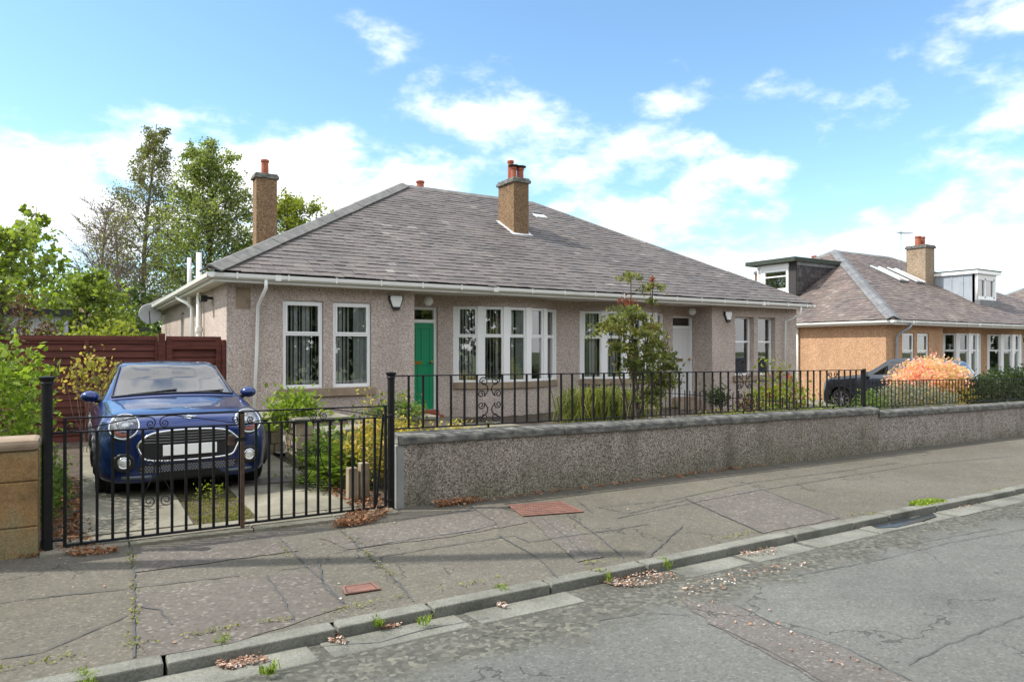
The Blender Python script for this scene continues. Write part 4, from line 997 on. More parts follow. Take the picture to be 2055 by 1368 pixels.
# ---------------------------------------------------------------- ironwork
def spiral(c, r0, r1, a0, turns, dirn, n=22):
    out = []
    for i in range(n+1):
        t = i/n; a = a0 + dirn*turns*2*math.pi*t; r = r0 + (r1-r0)*t
        out.append((c[0] + r*math.cos(a), c[1] + r*math.sin(a)))
    return out
def bez(p0, p1, p2, p3, n=14):
    return [tuple((1-t)**3*a + 3*(1-t)**2*t*b + 3*(1-t)*t*t*c + t**3*d for a, b, c, d in zip(p0, p1, p2, p3)) for t in [i/n for i in range(n+1)]]
def volute_panel(b, x, y, z0, z1, hw, kz=0, r=.0065):
    """four mirrored S scrolls filling a bay"""
    H = z1 - z0; zm = (z0+z1)/2
    for sx in (-1, 1):
        for sz in (-1, 1):
            def pt(px, pz): return (x + sx*px, y, zm + sz*pz)
            R1_ = hw*.33
            # end volute near the rail
            c1 = (hw*.46, H*.5 - R1_*1.25)
            sp = spiral(c1, R1_*.25, R1_, math.pi*2.7, 1.35, -1)[::1]
            # from that spiral's outer end down to the middle side volute
            e = sp[-1]
            c2 = (hw*.66, H*.115); sp2 = spiral(c2, R1_*.85, R1_*.2, math.radians(215), 1.4, -1)
            link = bez(e, (hw*.0, H*.30), (hw*.02, H*.20), sp2[0])
            b.tube([pt(*q) for q in sp], r, 5); b.tube([pt(*q) for q in link], r, 5); b.tube([pt(*q) for q in sp2], r, 5)
def railing():
    t = thing('iron_railing', 'black iron railing with three scroll panels on top of the mossy front wall', 'railing', (6.9, 6.68, .7))
    x0, x1, y = 2.75, 10.98, 6.68
    zt = lambda x: 1.325 - .0085*(x-x0); zb = lambda x: .785 - .0125*(x-x0)
    MB().hexa([(x0,y-.02,zt(x0)-.006),(x1,y-.02,zt(x1)-.006),(x1,y+.02,zt(x1)-.006),(x0,y+.02,zt(x0)-.006),(x0,y-.02,zt(x0)+.006),(x1,y-.02,zt(x1)+.006),(x1,y+.02,zt(x1)+.006),(x0,y+.02,zt(x0)+.006)]).build('top_rail', M['iron'], t)
    MB().hexa([(x0,y-.016,zb(x0)-.006),(x1,y-.016,zb(x1)-.006),(x1,y+.016,zb(x1)-.006),(x0,y+.016,zb(x0)-.006),(x0,y-.016,zb(x0)+.006),(x1,y-.016,zb(x1)+.006),(x1,y+.016,zb(x1)+.006),(x0,y+.016,zb(x0)+.006)]).build('bottom_rail', M['iron'], t)
    panels = [(3.94,4.22), (7.35,7.63), (9.72,10.0)]
    x = 2.90; bars = []
    def X(u): return at_y(u, 800, y).x
    bars = [X(u) for u in (820,849,877,905,932,957,1008,1033,1057,1080,1103,1126,1148,1170,1191,1212,1232,1252,1271,1290,1308,1326,1344,1363,1379,1397,1413,1430,1446,1461.5,1479,1509,1523,1537,1551,1565.5,1579,1593,1606.5,1621,1633,1646,1659.5,1683.5,1695,1706.5,1718,1729)]
    for xb in bars:
        MB().box(xb-.0095, xb+.0095, y-.0095, y+.0095, zb(xb), zt(xb)-.004).build('bar', M['iron'], t)
    for ua, uc in ((957,1008), (1479,1509), (1659.5,1683.5)):
        a, c = X(ua), X(uc); b = MB(); volute_panel(b, (a+c)/2, y, zb((a+c)/2)+.01, zt(a)-.01, (c-a)/2); b.build('scroll_panel', M['iron'], t)
    for u in (980, 1269, 1492, 1672):
        xb = X(u); MB().box(xb-.009, xb+.009, y-.009, y+.009, .60, zb(xb)).build('foot', M['iron'], t)
    MB().box(x1-.02, x1+.02, y-.02, y+.02, .58, zt(x1)+.02).build('end_post', M['iron'], t)
railing()
def railing2():
    y = 6.70; x0, x1 = 11.1, 24
    t = thing('low_iron_railing', 'low black railing of closely spaced bars in front of the flame coloured shrub', 'railing', (13, y, .6))
    zt = lambda x: 1.065 - .0148*(x-11.2); zb = lambda x: .60 - .0118*(x-11.2)
    for nm, f, dz in (('top_rail', zt, 0), ('bottom_rail', zb, .03)):
        MB().hexa([(a, yy, f(a)+dz+h) for h in (-.006,.006) for a, yy in ((x0,y-.015),(x1,y-.015),(x1,y+.015),(x0,y+.015))]).build(nm, M['iron'], t)
    x = x0 + .05; i = 0
    while x < x1:
        MB().box(x-.0055, x+.0055, y-.0055, y+.0055, zb(x)+.02, zt(x)+.01).build('bar', M['iron'], t)
        x += .112; i += 1
railing2()
def divider():
    xx = 10.0; t = thing('garden_fence', 'low black iron fence running from the house wall between the two front gardens', 'fence', (xx, 10, .1))
    for z in (.72, .22): MB().box(xx-.012, xx+.012, 7.2, 12.9, z-.006, z+.006).build('rail', M['iron'], t)
    y = 7.25
    while y < 12.9: MB().box(xx-.007, xx+.007, y-.007, y+.007, .05, .86 if int(y*10) % 7 == 0 else .80).build('bar', M['iron'], t); y += .13
divider()
def post(x, y, z0, z1, label, w_=.035):
    t = thing('gate_post', label, 'gate post', (x, y, z0))
    MB().lathe([(w_,z0),(w_,z1-.06)], 14, T(x, y)).build('shaft', M['iron'], t, smooth=False)
    MB().lathe([(w_*1.05,z1-.06),(w_*1.3,z1-.05),(w_*1.1,z1-.035),(w_*1.5,z1-.012),(w_*1.55,z1),(w_*.3,z1+.008)], 14, T(x, y)).build('post_cap', M['iron'], t)
    return t
post(-.20, 6.45, -.02, 1.385, 'black iron gatepost at the left, beside the ochre stone pier', .037)
post(2.655, 6.55, -.02, 1.365, 'black iron gatepost at the right, against the end of the mossy wall', .035)
def gate(x0, x1, y, zl0, zl1, label, left=True):
    """one leaf: stile at x0 and x1"""
    t = thing('driveway_gate', label, 'gate', (x0 if left else x1, y, zl0))
    zb = lambda x: zl0 + (zl1-zl0)*(x-x0)/(x1-x0); zm = lambda x: zb(x) + .875; zt = lambda x: zb(x) + (.985)
    def rail(nm, f, w_=.014, h=.006): MB().hexa([(a, yy, f(a)+hh) for hh in (-h, h) for a, yy in ((x0,y-w_),(x1,y-w_),(x1,y+w_),(x0,y+w_))]).build(nm, M['iron'], t)
    rail('bottom_rail', zb, .016, .008); rail('middle_rail', zm); rail('top_rail', zt, .013, .006)
    for xs_ in (x0, x1): MB().box(xs_-.012, xs_+.012, y-.012, y+.012, zb(xs_)-.01, zt(xs_)+.005).build('stile', M['iron'], t)
    n = 12
    for i in range(1, n):
        x = x0 + (x1-x0)*i/n; MB().box(x-.0105, x+.0105, y-.0105, y+.0105, zb(x), zm(x)).build('bar', M['iron'], t)
    xm = (x0+x1)/2; b = MB(); r = .0045
    H = .095; zc = zm(xm)
    for sx in (-1, 1):
        P = lambda px, pz: (xm + sx*px, y, zc + pz)
        c = (.052, .040); sp = spiral(c, .034, .008, math.pi*1.03, 1.45, 1)
        b.tube([P(*q) for q in sp], r, 5)
        arc = bez(sp[0], (.012,.085), (.04,.103), (.12,.100)) + bez((.12,.100), (.25,.085), (.45,.035), (.62,.012))[1:]
        b.tube([P(*q) for q in arc], r, 5)
        sp2 = spiral((.60,.042), .030, .008, math.radians(-80), 1.3, 1); b.tube([P(*q) for q in sp2], r, 5)
    b.build('top_scroll', M['iron'], t)
    b = MB(); zc = zb(xm)
    for sx in (-1, 1):
        P = lambda px, pz: (xm + sx*px, y, zc + pz)
        sp = spiral((.058,.60), .040, .008, math.pi, 1.4, -1); b.tube([P(*q) for q in sp], r, 5)
        b.tube([P(*q) for q in bez((.018,.60), (.02,.45), (.09,.40), (.115,.30))], r, 5)
        sp = spiral((.062,.28), .052, .010, math.radians(10), 1.5, -1); b.tube([P(*q) for q in sp], r, 5)
    b.build('lyre_scroll', M['iron'], t)
    return t
g1 = gate(-.085, 1.205, 6.44, .075, .065, 'left leaf of the black iron scrollwork driveway gates, in front of the blue car')
g2 = gate(1.235, 2.565, 6.47, .065, .055, 'right leaf of the black iron scrollwork driveway gates, next to the wall end')
MB().box(1.205, 1.235, 6.40, 6.425, -.02, 1.03).build('drop_bolt', M['iron_rust'], g1)
MB().box(1.12, 1.25, 6.395, 6.415, .80, .83).build('latch', M['iron'], g1)
MB().box(1.10, 1.15, 6.39, 6.42, .77, .85).build('latch_plate', M['iron_rust'], g1)
MB().tube([(2.565,6.47,.93),(2.65,6.52,.95)], .012).build('hinge', M['iron'], g2); MB().tube([(2.565,6.47,.1),(2.65,6.52,.1)], .012).build('hinge', M['iron'], g2)
MB().tube([(-.085,6.44,.95),(-.2,6.45,.95)], .012).build('hinge', M['iron'], g1); MB().tube([(-.085,6.44,.12),(-.2,6.45,.12)], .012).build('hinge', M['iron'], g1)
MB().tube([(2.52,6.6,.05),(2.56,6.6,.5),(2.60,6.62,.95)], .012).build('stay', M['iron'], g2)

# ---------------------------------------------------------------- red brown fence at the end of the drive
def board_fence(name, x0, x1, y, ztop, label, cat, nposts, frame=False, mirror=False):
    t = thing(name, label, cat, ((x0+x1)/2, y, .1))
    z = .12; k = 0
    while z < ztop - .03:
        h = .128; dy = random.uniform(-.004, .004); dz = random.uniform(-.004,.004)
        P = [(x0,y+dy-.004,z+dz),(x1,y+dy-.004,z-dz),(x1,y+dy+.012,z-dz),(x0,y+dy+.012,z+dz),(x0,y+dy+.020,z+h),(x1,y+dy+.020,z+h),(x1,y+dy+.032,z+h),(x0,y+dy+.032,z+h)]
        P = [(a, b-.035 if c < z+.05 else b-.03, c) for a, b, c in P]
        MB().hexa(P).build('board', M['red_fence'], t); z += .112
    MB().box(x0, x1, y-.05, y+.03, ztop, ztop+.035).build('top_rail', M['red_fence'], t)
    for i in range(nposts):
        x = x0 + (x1-x0)*i/max(1, nposts-1); MB().box(x-.03, x+.03, y-.062, y-.038, .1, ztop-.001).build('batten', M['red_fence'], t)
    if frame:
        MB().box(x0, x1, y-.075, y-.045, ztop-.14, ztop-.01).build('frame_rail', M['red_fence'], t); MB().box(x0, x1, y-.075, y-.045, .15, .28).build('frame_rail', M['red_fence'], t)
        for (a, c) in ((x0, x0+.09), (x1-.09, x1)): MB().box(a, c, y-.078, y-.046, .1, ztop).build('frame_stile', M['red_fence'], t)
    return t
board_fence('board_fence', -1.9, 1.13, 13.15, 1.73, 'dark red board fence panel behind the car, left of the tall post', 'fence', 4)
MB().box(1.15, 1.25, 13.06, 13.20, 0, 1.86).build('fence_post', M['red_fence'], bpy.data.objects['board_fence'])
board_fence('board_gate', 1.27, 2.14, 13.14, 1.74, 'dark red framed board gate between the tall post and the house corner', 'gate', 2, True)
MB().box(2.145, 2.20, 13.02, 13.16, 0, 1.76).build('gate_jamb', M['red_fence'], bpy.data.objects['board_gate'])

# low stone planter blocks right of the drive
M['planter'] = mnoise('planter_stone', [(.3,(.17,.13,.085)),(.5,(.29,.235,.16)),(.7,(.36,.32,.24))], 4, .95, .5, .02)
def planter(cx, cy, wx, wy, h, label, z0=.03, courses=3):
    t = thing('stone_planter', label, 'planter', (cx, cy, z0)); 
    for k in range(courses):
        za, zb_ = z0 + h*k/courses, z0 + h*(k+1)/courses - .008; n = 2 if k % 2 else 3
        for i in range(n):
            a = cx-wx/2+wx*i/n; c = cx-wx/2+wx*(i+1)/n - .008; MB().box(a, c, cy-wy/2+random.uniform(-.012,.012), cy+wy/2, za, zb_).build('stone_block', M['planter'], t, bevel=.012)
    MB().box(cx-wx/2-.03, cx+wx/2+.03, cy-wy/2-.03, cy+wy/2+.03, z0+h, z0+h+.05).build('cap_slab', M['concrete'], t, bevel=.008)
    MB().box(cx-wx/2+.02, cx+wx/2-.02, cy-wy/2+.02, cy+wy/2-.02, z0-.1, z0+h-.01).build('core', M['soil'], t)
    return t
planter(2.92, 10.0, .75, .6, .56, 'stone block planter wall nearer the house, under the light green bush')
planter(3.02, 8.9, .70, .5, .50, 'stone block planter wall nearer the street, behind the ferny green plant')
planter(2.42, 11.2, .30, 1.2, .52, 'narrow ochre stone wall beside the right wheel of the blue car')
planter(4.1, 9.8, 1.1, .35, .50, 'long low planter below the kitchen window with small green leaves')
M['planter'] = mnoise('planter_stone', [(.3,(.17,.13,.085)),(.5,(.29,.235,.16)),(.7,(.36,.32,.24))], 4, .95, .5, .02)
sp_ = thing('sleeper_post', 'pale weathered timber stump at the foot of the right gatepost', 'post', (2.42,6.98,0))
for (x, h) in ((2.44,.36), (2.57,.40)): MB().box(x-.05, x+.05, 7.05, 7.15, -.05, h).build('stump', M['planter'], sp_, bevel=.01)
b = MB(); c = at_z(1070, 855, .30); b.lathe([(.001,0),(.13,0),(.17,.025),(.175,.03),(.12,.012),(.001,.01)], 20, T(7.0, 8.6, .22), cap=False)
tag(b.build('saucer', M['plate'], smooth=True), 'shallow cream plant saucer on the soil behind the front wall', 'saucer')

# ---------------------------------------------------------------- plants
def bush(name, label, cat, c, r, n, leaf_m, size, base=None, seed=0, shell=.55, lump=.3, stems=8, aspect=1.7, group=None, core=True, stem_m=None):
    base = base or (c[0], c[1], c[2]-r[2]); t = thing(name, label, cat, base, group)
    P = blob_pts(n, c, r, shell, lump, seed)
    # clumpier: pull part of the leaves towards random twig ends
    g = np.random.default_rng(seed+1); K_ = max(10, n//45); tips = blob_pts(K_, c, np.array(r)*.97, .75, lump, seed)
    idx = g.integers(0, K_, n); f = g.uniform(.3, .95, n)[:, None]; sp = np.array([size*2.4]*3)
    P = np.where(g.random(n)[:, None] < .7, tips[idx] + g.normal(size=(n, 3))*sp, P)
    P[:, 2] = np.maximum(P[:, 2], base[2]+.01)
    np_mesh('foliage', quads(P, size, aspect), 4, leaf_m, t)
    b = MB()
    for i in range(stems):
        e = tips[g.integers(0, K_)]; m_ = (np.array(base)*.45 + e*.55) + g.normal(size=3)*np.array(r)*.12
        b.tube([np.array(base) + g.normal(size=3)*np.array([r[0]*.15, r[1]*.15, 0]), m_, e], [.012*max(r), .008*max(r), .003], 5)
    b.build('stem', stem_m or M['twig'], t)
    return t
bush('privet_hedge', 'big bright green hedge at the left edge behind the ochre pier', 'hedge', (-1.55,8.6,.95), (1.15,1.8,.92), 17000, M['lf_hedge'], .042, (-1.35,8.6,.05), 11, .6, .22, 60)
bush('dry_twiggy_shrub', 'brown twiggy shrub in the lower part of the left hedge', 'shrub', (-1.1,7.6,.72), (.62,.5,.62), 1500, M['lf_dry'], .030, (-.95,7.7,.05), 12, .5, .25, 130, stem_m=M['lf_dry'])
bush('hedge_undergrowth', 'low leafy green plants just inside the left gatepost', 'plant', (-.42,8.0,.33), (.30,1.1,.36), 3600, M['lf_green'], .030, (-.32,8.0,.03), 13, .4, .3, 14)
bush('yellow_shrub', 'small yellow leaved shrub between the car and the red fence', 'shrub', (.16,11.9,1.18), (.30,.25,.28), 330, M['lf_orange'], .045, (.12,11.9,.05), 14, .5, .3, 16)
bush('leafy_bush', 'fresh green bush spilling over the planter right of the car', 'bush', (2.62,10.2,.72), (.27,.3,.20), 1100, M['lf_hedge'], .05, (2.74,10.3,.45), 15, .5, .2, 10)
bush('fern_plant', 'ferny green plant behind the right gate leaf', 'plant', (2.55,8.1,.36), (.34,.42,.36), 300, M['lf_green'], .05, (2.55,8.1,.02), 16, .3, .2, 4)
bush('orange_shrub', 'orange and yellow leaved shrub behind the right gatepost', 'shrub', (2.98,7.65,.50), (.38,.38,.26), 2900, M['lf_orange'], .032, (2.98,7.65,.05), 17, .5, .35, 14)
bush('orange_ground_shrub', 'low trailing orange foliage just behind the front wall end', 'shrub', (3.5,7.25,.58), (.62,.28,.10), 1300, M['lf_orange'], .03, (3.5,7.2,.2), 18, .4, .2, 8)
bush('planter_plant', 'small green leaves growing in the long low planter', 'plant', (4.0,9.75,.66), (.55,.2,.16), 1100, M['lf_green'], .035, (4.0,9.8,.5), 19, .3, .3, 6)
bush('blossom_twigs', 'sparse pale flowers above the planter behind the right gate', 'flowers', (3.55,9.2,.98), (.45,.2,.13), 60, M['lf_orange'], .035, (3.6,9.2,.4), 20, .4, .3, 10)
def ferny(t, c, n, L, m, seed):
    g = np.random.default_rng(seed); V = []
    for i in range(n):
        a = g.uniform(0, 6.28); e = g.uniform(.25, 1.25); l = L*g.uniform(.6, 1.1); d = np.array([math.cos(a)*math.cos(e), math.sin(a)*math.cos(e), math.sin(e)])
        s = np.cross(d, [0,0,1]); s /= np.linalg.norm(s)
        for k in range(12):
            f = (k+1)/12; p = np.array(c) + d*l*f + np.array([0,0,-.45*l*f*f*math.cos(e)]); lw = l*.23*math.sin(math.pi*min(1, f*.9+.1))
            for sg in (-1, 1):
                q = s*sg*lw + d*lw*.4; w_ = d*l*.025; V += [p, p+q*.5+w_, p+q, p+q*.5-w_]
    return np_mesh('frond', V, 4, m, t)
ferny(bpy.data.objects['fern_plant'], (2.55,8.05,.05), 150, .78, M['lf_green'], 5)
# strappy clump, tall nandina, dry stalks, little plants
st = thing('strappy_clump', 'large clump of arching yellow green strap leaves at the wall between the two bays', 'plant', (8.6, 10.6, .1))
V = tufts('leaf_blade', [(8.6+rng.normal(0,.34), 10.6+rng.normal(0,.25), .12) for _ in range(85)], .88, .80, 14, M['lf_strap'], st, .011, None, arch=(.1,.9))
def nandina():
    t = thing('heavenly_bamboo', 'tall nandina shrub with two spikes above the gutter, before the second bay', 'shrub', (8.15, 9.2, .1))
    g = np.random.default_rng(33); b = MB(); tips = []; C0 = np.array([8.15, 9.2, .1])
    sw = [((8.16,9.2), 2.90), ((8.62,9.15), 2.72), ((8.0,9.2), 2.25), ((8.5,9.2), 1.9), ((8.75,9.0), 1.6), ((7.8,9.3), 1.9), ((8.3,9.3), 2.1), ((8.95,9.3),1.35), ((8.2,9.0),1.4), ((8.6,9.1),1.4)]
    for (x, y), h in sw:
        p0 = C0 + g.normal(0, .07, 3)*[1,1,0]; pts = [p0, p0*.6 + np.array([x, y, h])*.4 + g.normal(0,.03,3), np.array([x, y, h*.8]), np.array([x, y, h])]
        b.tube(pts, [.022,.018,.012,.007], 6)
        tips.append((np.array([x,y,h]), h))
    b.build('stem', M['bark'], t)
    L = []
    def spray(c, r, n, up=0):
        for _ in range(n):
            a = g.uniform(0, 6.28); l = r*g.uniform(.5, 1.0); e = g.uniform(-.35, .5)+up
            d = np.array([math.cos(a)*math.cos(e), math.sin(a)*math.cos(e), math.sin(e)]); 
            for k in range(11):
                f = g.uniform(.25, 1.05); L.append(c + d*l*f + np.array([0,0,-.35*l*f*f]) + g.normal(0, .022, 3))
    for tp, h in tips[:2]:
        spray(tp + [0,0,-.02], .32, 14, .05)
    spray(np.array([8.62,9.15,2.45]), .12, 5)
    cl = [(8.05,9.2,2.28,.40),(7.85,9.2,2.1,.42),(7.62,9.2,1.98,.34),(8.3,9.2,2.15,.36),(8.1,9.1,1.9,.45),(8.5,9.2,1.85,.42),(8.7,9.2,1.7,.40),(8.25,9.1,1.6,.42),(8.55,9.1,1.45,.44),(8.85,9.2,1.5,.42),(9.0,9.2,1.3,.32),(8.4,9.2,1.2,.40),(8.75,9.1,1.15,.42),(8.15,9.1,1.35,.34),(8.6,9.1,.85,.34),(8.35,9.1,.75,.3),(7.95,9.15,1.65,.3),(8.95,9.15,1.0,.3),(8.75,9.3,2.0,.25)]
    for x, y, z, r in cl: spray(np.array([x,y,z]), r*1.05, 27)
    np_mesh('foliage', quads(np.array(L), .036, 2.2, droop=.3), 4, M['lf_nandina'], t)
    R_ = []
    for _ in range(34): R_.append(np.array([8.08,9.2,2.40]) + g.normal(0,1,3)*[.10,.06,.05])
    for _ in range(14): R_.append(np.array([8.62,9.15,2.78]) + g.normal(0,1,3)*[.012,.012,.05])
    np_mesh('young_leaves', quads(np.array(R_), .04, 3.0), 4, M['lf_red'], t)
nandina()
dr = thing('dried_stalks', 'brown dried flower stalks by the fence in front of the white door', 'plant', (9.6, 8.6, .1))
tufts('stalk', [(rng.uniform(9.0,10.8), rng.uniform(7.8,9.0), .1) for _ in range(26)], .52, .14, 16, M['lf_dry'], dr, .006, None)
bush('ground_cover', 'low lime green ground cover behind the wall near the middle of the railing', 'plant', (9.0,7.35,.5), (1.15,.3,.12), 2600, M['lf_yellow'], .026, (9.0,7.35,.2), 41, .3, .4, 4)
bush('viola_plant', 'small plant with purple flowers behind the railing below the white door', 'flowers', (9.25,7.6,.68), (.16,.14,.12), 260, M['lf_purple'], .03, (9.25,7.6,.3), 42, .3, .3, 4)
bush('dark_pot_plant', 'very dark leaved little shrub near the white door', 'shrub', (10.0,8.9,.72), (.22,.2,.15), 500, M['lf_dark'], .035, (10.0,8.9,.3), 43, .3, .3, 4)
bush('red_tipped_shrub', 'green shrub with red young leaves in front of the right hand pair of windows', 'shrub', (11.0,8.4,.55), (.50,.45,.58), 2000, M['lf_yellow'], .045, (11.0,8.4,0), 44, .4, .35, 16)
np_mesh('young_leaves', quads(blob_pts(180, (11.0,8.3,.75), (.5,.45,.42), .7, .3, 3), .045, 1.8), 4, M['lf_red'], bpy.data.objects['red_tipped_shrub'])
bush('low_brown_shrub', 'low olive brown shrub at the nose of the dark car', 'shrub', (13.6,9.2,.12), (.5,.35,.26), 900, M['lf_dark'], .04, (14.1,8.7,-.1), 45, .4, .3, 20)
bush('lime_plants', 'little lime green plants at the foot of the railing before the red tipped shrub', 'plant', (10.9,7.4,.42), (.9,.25,.14), 1500, M['lf_yellow'], .03, (10.9,7.4,.1), 46, .3, .4, 5)
bush('grey_shrub', 'grey green twiggy shrub behind the low railing, left of the flame shrub', 'shrub', (14.0,7.5,.56), (1.3,.38,.38), 4600, M['lf_grey'], .032, (13.6,7.5,0), 47, .5, .25, 40)
bush('olive_shrub', 'dark olive shrub behind the left end of the low railing', 'shrub', (12.35,7.45,.50), (.40,.3,.30), 1000, M['lf_green'], .032, (12.35,7.5,0), 48, .5, .25, 14)
bush('flame_shrub', 'large pieris in pink, red and yellow young leaf above the low railing', 'shrub', (15.95,8.15,.80), (1.12,.6,.50), 9000, M['lf_flame'], .045, (15.95,8.25,-.1), 49, .62, .16, 24)
bush('flame_shrub_skirt', 'yellow green lower foliage of the flame coloured pieris', 'shrub', (15.8,7.85,.34), (1.2,.5,.50), 3600, M['lf_orange'], .05, (15.4,7.9,-.1), 50, .5, .25, 14)
bush('clipped_hedge', 'clipped dark green hedge at the right edge behind the low railing', 'hedge', (18.4,7.65,.36), (2.7,.55,.68), 22000, M['lf_dark'], .045, (18.4,7.65,-.25), 51, .72, .06, 30)
# grass between the wheel tracks
P = [(rng.uniform(.9,1.41), rng.uniform(6.76,13), zdrive(1,7)-.03) for _ in range(2600)]
tag(tufts('grass_strip', P, .035, .03, 6, M['lf_grass'], wd=.003), 'yellowish grass strip between the two concrete wheel tracks', 'grass')
P = [(rng.uniform(-.25,.1), rng.uniform(6.6,10), .06) for _ in range(900)] + [(rng.uniform(2.3,2.75), rng.uniform(6.7,8.3), .05) for _ in range(500)] + [(rng.uniform(3.4,10.5), rng.uniform(6.9,9.5), .15) for _ in range(900)]
scatter('bed_litter', P, .026, M['lf_brown'], 'fallen leaves over the soil beds either side of the drive', cat='leaves', flat=.5, aspect=1.8)
bush('seedling', 'tiny yellow flowering weed at the grass strip under the bumper', 'weed', (1.15,7.75,.12), (.2,.1,.08), 120, M['lf_yellow'], .02, (1.15,7.75,.03), 53, .3, .3, 4)

# ---------------------------------------------------------------- trees
def tree(name, label, base, H, R0, prof, nl, tw, lt, leaf_m, size, bark, seed, droop=.0, rise=.9, lean=(0,0), start=.2, spread=.28, twr=.012, clump=.22, group=None, cat='tree'):
    g = np.random.default_rng(seed); base = np.array(base, float); t = thing(name, label, cat, tuple(base), group)
    b = MB(); trunk = []
    for i in range(9):
        f = i/8; trunk.append(base + np.array([lean[0]*f + .02*H*math.sin(f*5+seed)*f, lean[1]*f, H*f*.90]))
    b.tube(trunk, [R0*(1-.88*(i/8)) for i in range(9)], 8); b.build('trunk', bark, t, smooth=True)
    def tp(f): x = f*8; i = min(7, int(x)); return trunk[i]*(1-(x-i)) + trunk[i+1]*(x-i)
    br = MB(); L = []
    for i in range(nl):
        f = start + (1-start)*(i+.5)/nl*.97; a = i*2.4 + g.uniform(-.5, .5); r = prof(f)*H*g.uniform(.7, 1.12)
        o = tp(f*.98); d = np.array([math.cos(a), math.sin(a), 0]); e = o + d*r + np.array([0,0,r*rise*g.uniform(.7,1.2)]); m_ = o + d*r*.42 + np.array([0,0,r*rise*.62])
        rad = R0*.34*(1-f*.75)
        br.tube([o, m_, e], [rad, rad*.6, rad*.22], 5)
        for k in range(tw):
            s = g.uniform(.25, 1.02); p = (1-s)**2*o + 2*s*(1-s)*m_ + s*s*e
            dd = d*g.uniform(.0, 1) + g.normal(0, .75, 3); dd[2] = abs(dd[2])*(.8) - droop*.6; dd /= np.linalg.norm(dd); l = r*spread*g.uniform(.6, 1.5) + .1
            q = p + dd*l + np.array([0,0,-droop*l*.3]); q2 = q + np.array([g.normal(0,.1)*l, g.normal(0,.1)*l, -droop*l*1.1 + (.2*l if droop == 0 else 0)])
            br.tube([p, q, q2], [twr, twr*.7, twr*.35], 3, cap=False)
            if lt:
                n = g.poisson(lt)
                s2 = g.uniform(.2, 1.15, n)[:, None]; pts = np.where(s2 < .6, p + (q-p)*s2/.6, q + (q2-q)*(s2-.6)/.55)
                L.append(pts + g.normal(0, clump*l, (n, 3)))
    br.build('branches', bark if not bark is M['birch'] else M['twig'], t)
    if lt: np_mesh('crown', quads(np.concatenate(L), size, 1.6, droop=droop*.5), 4, leaf_m, t)
    return t
def B(u, Y, z=0): p = at_y(u, 700, Y); return (p.x, Y, z)
birchp = lambda f: .17*math.sin(math.pi*min(1, max(0, (1.03-f)))**.75*1.0) + .02
tree('birch_tree', 'tall thin birch with sparse drooping olive foliage, left of the fuller birch', B(287,38), 13.9, .17, lambda f: .175*(1.03-f)**.6*min(1, f*3), 48, 30, 10, M['lf_birch'], .07, M['birch'], 3, .55, .85, (.3,0), .22, .34, .010, .2)
tree('birch_tree', 'fuller green birch standing just left of the left chimney', B(405,34), 11.8, .20, lambda f: .265*(1.04-f)**.55*min(1, f*2.6), 50, 38, 12, M['lf_green2'], .08, M['bark'], 5, .3, .8, (.4,0), .24, .32, .011, .2)
tree('yellow_green_tree', 'yellow green tree showing between the left chimney and the roof slope', B(580,36), 10.1, .2, lambda f: .33*(1.05-f)**.5, 30, 26, 14, M['lf_yellow'], .11, M['bark'], 8, 0, .6, (0,0), .3, .3, .014, .25)
tree('bare_tree', 'leafless grey twiggy tree left of the thin birch', B(205,36), 8.6, .15, lambda f: .24*(1.05-f)**.5, 34, 34, 0, None, 0, M['twig'], 9, 0, 1.5, (0,0), .2, .4, .010)
tree('bare_tree', 'second bare tree with forked pale trunk beside the thin birch', B(240,33), 7.6, .13, lambda f: .24*(1.05-f)**.5, 22, 24, 2, M['lf_birch'], .07, M['twig'], 19, 0, 1.5, (0,0), .25, .4, .009)
tree('maple_tree', 'young tree with fresh light green leaves at the upper left edge', B(75,21), 5.7, .06, lambda f: .20*(1.05-f)**.75, 18, 7, 6, M['lf_bright'], .11, M['bark'], 21, 0, 1.0, (-.1,0), .18, .35, .010, .22)
tree('maple_tree', 'bushy light green tree low at the left, above the white garage', B(5,19), 4.7, .08, lambda f: .30*(1.05-f)**.5, 22, 16, 10, M['lf_bright'], .09, M['bark'], 22, 0, .6, (0,0), .1, .35, .010, .22)
tree('maple_tree', 'light green leafed tree in front of the bare trees', B(170,22), 3.9, .08, lambda f: .34*(1.05-f)**.5, 24, 18, 10, M['lf_bright'], .09, M['bark'], 23, 0, .6, (0,0), .12, .35, .010, .22)
bk = 'bushes and trees massed behind the left gardens'
for i, (u, Y, h, r, mm, lab) in enumerate(((60,30,4.0,2.4,'lf_dark','dark evergreen mass behind the light green trees at far left'), (130,33,3.4,2.6,'lf_green','mid green bushes behind the bare trees'), (330,38,3.6,2.6,'lf_yellow','yellow green bushes at the foot of the thin birch'),
        (395,36,4.0,2.4,'lf_yellow','yellow green undergrowth below the fuller birch'), (455,30,4.0,2.0,'lf_green','green bushes just behind the white vent pipes'), (530,33,5.6,2.0,'lf_green','green trees behind the left chimney'), (240,26,2.6,1.5,'lf_dark','dark rhododendron behind the green shed roof'),
        (205,24,2.4,1.1,'lf_bright','light green shrub beside the magnolia'), (285,28,2.5,1.4,'lf_green','mid green shrub left of the satellite dish'), (20,40,5,3,'lf_green','tall green trees far behind at the left edge'), (-60,24,3.6,2.2,'lf_green','green tree cut off by the left edge'), (620,44,5.5,2.6,'lf_yellow','yellow green tree low behind the roof slope'))):
    p = B(u, Y); bush('background_bush', lab, 'bush', (p[0], Y, h*.5), (r, r*.8, h*.5), 4200, M[mm], .11, (p[0], Y, 0), 60+i, .35, .5, 34, group=bk)
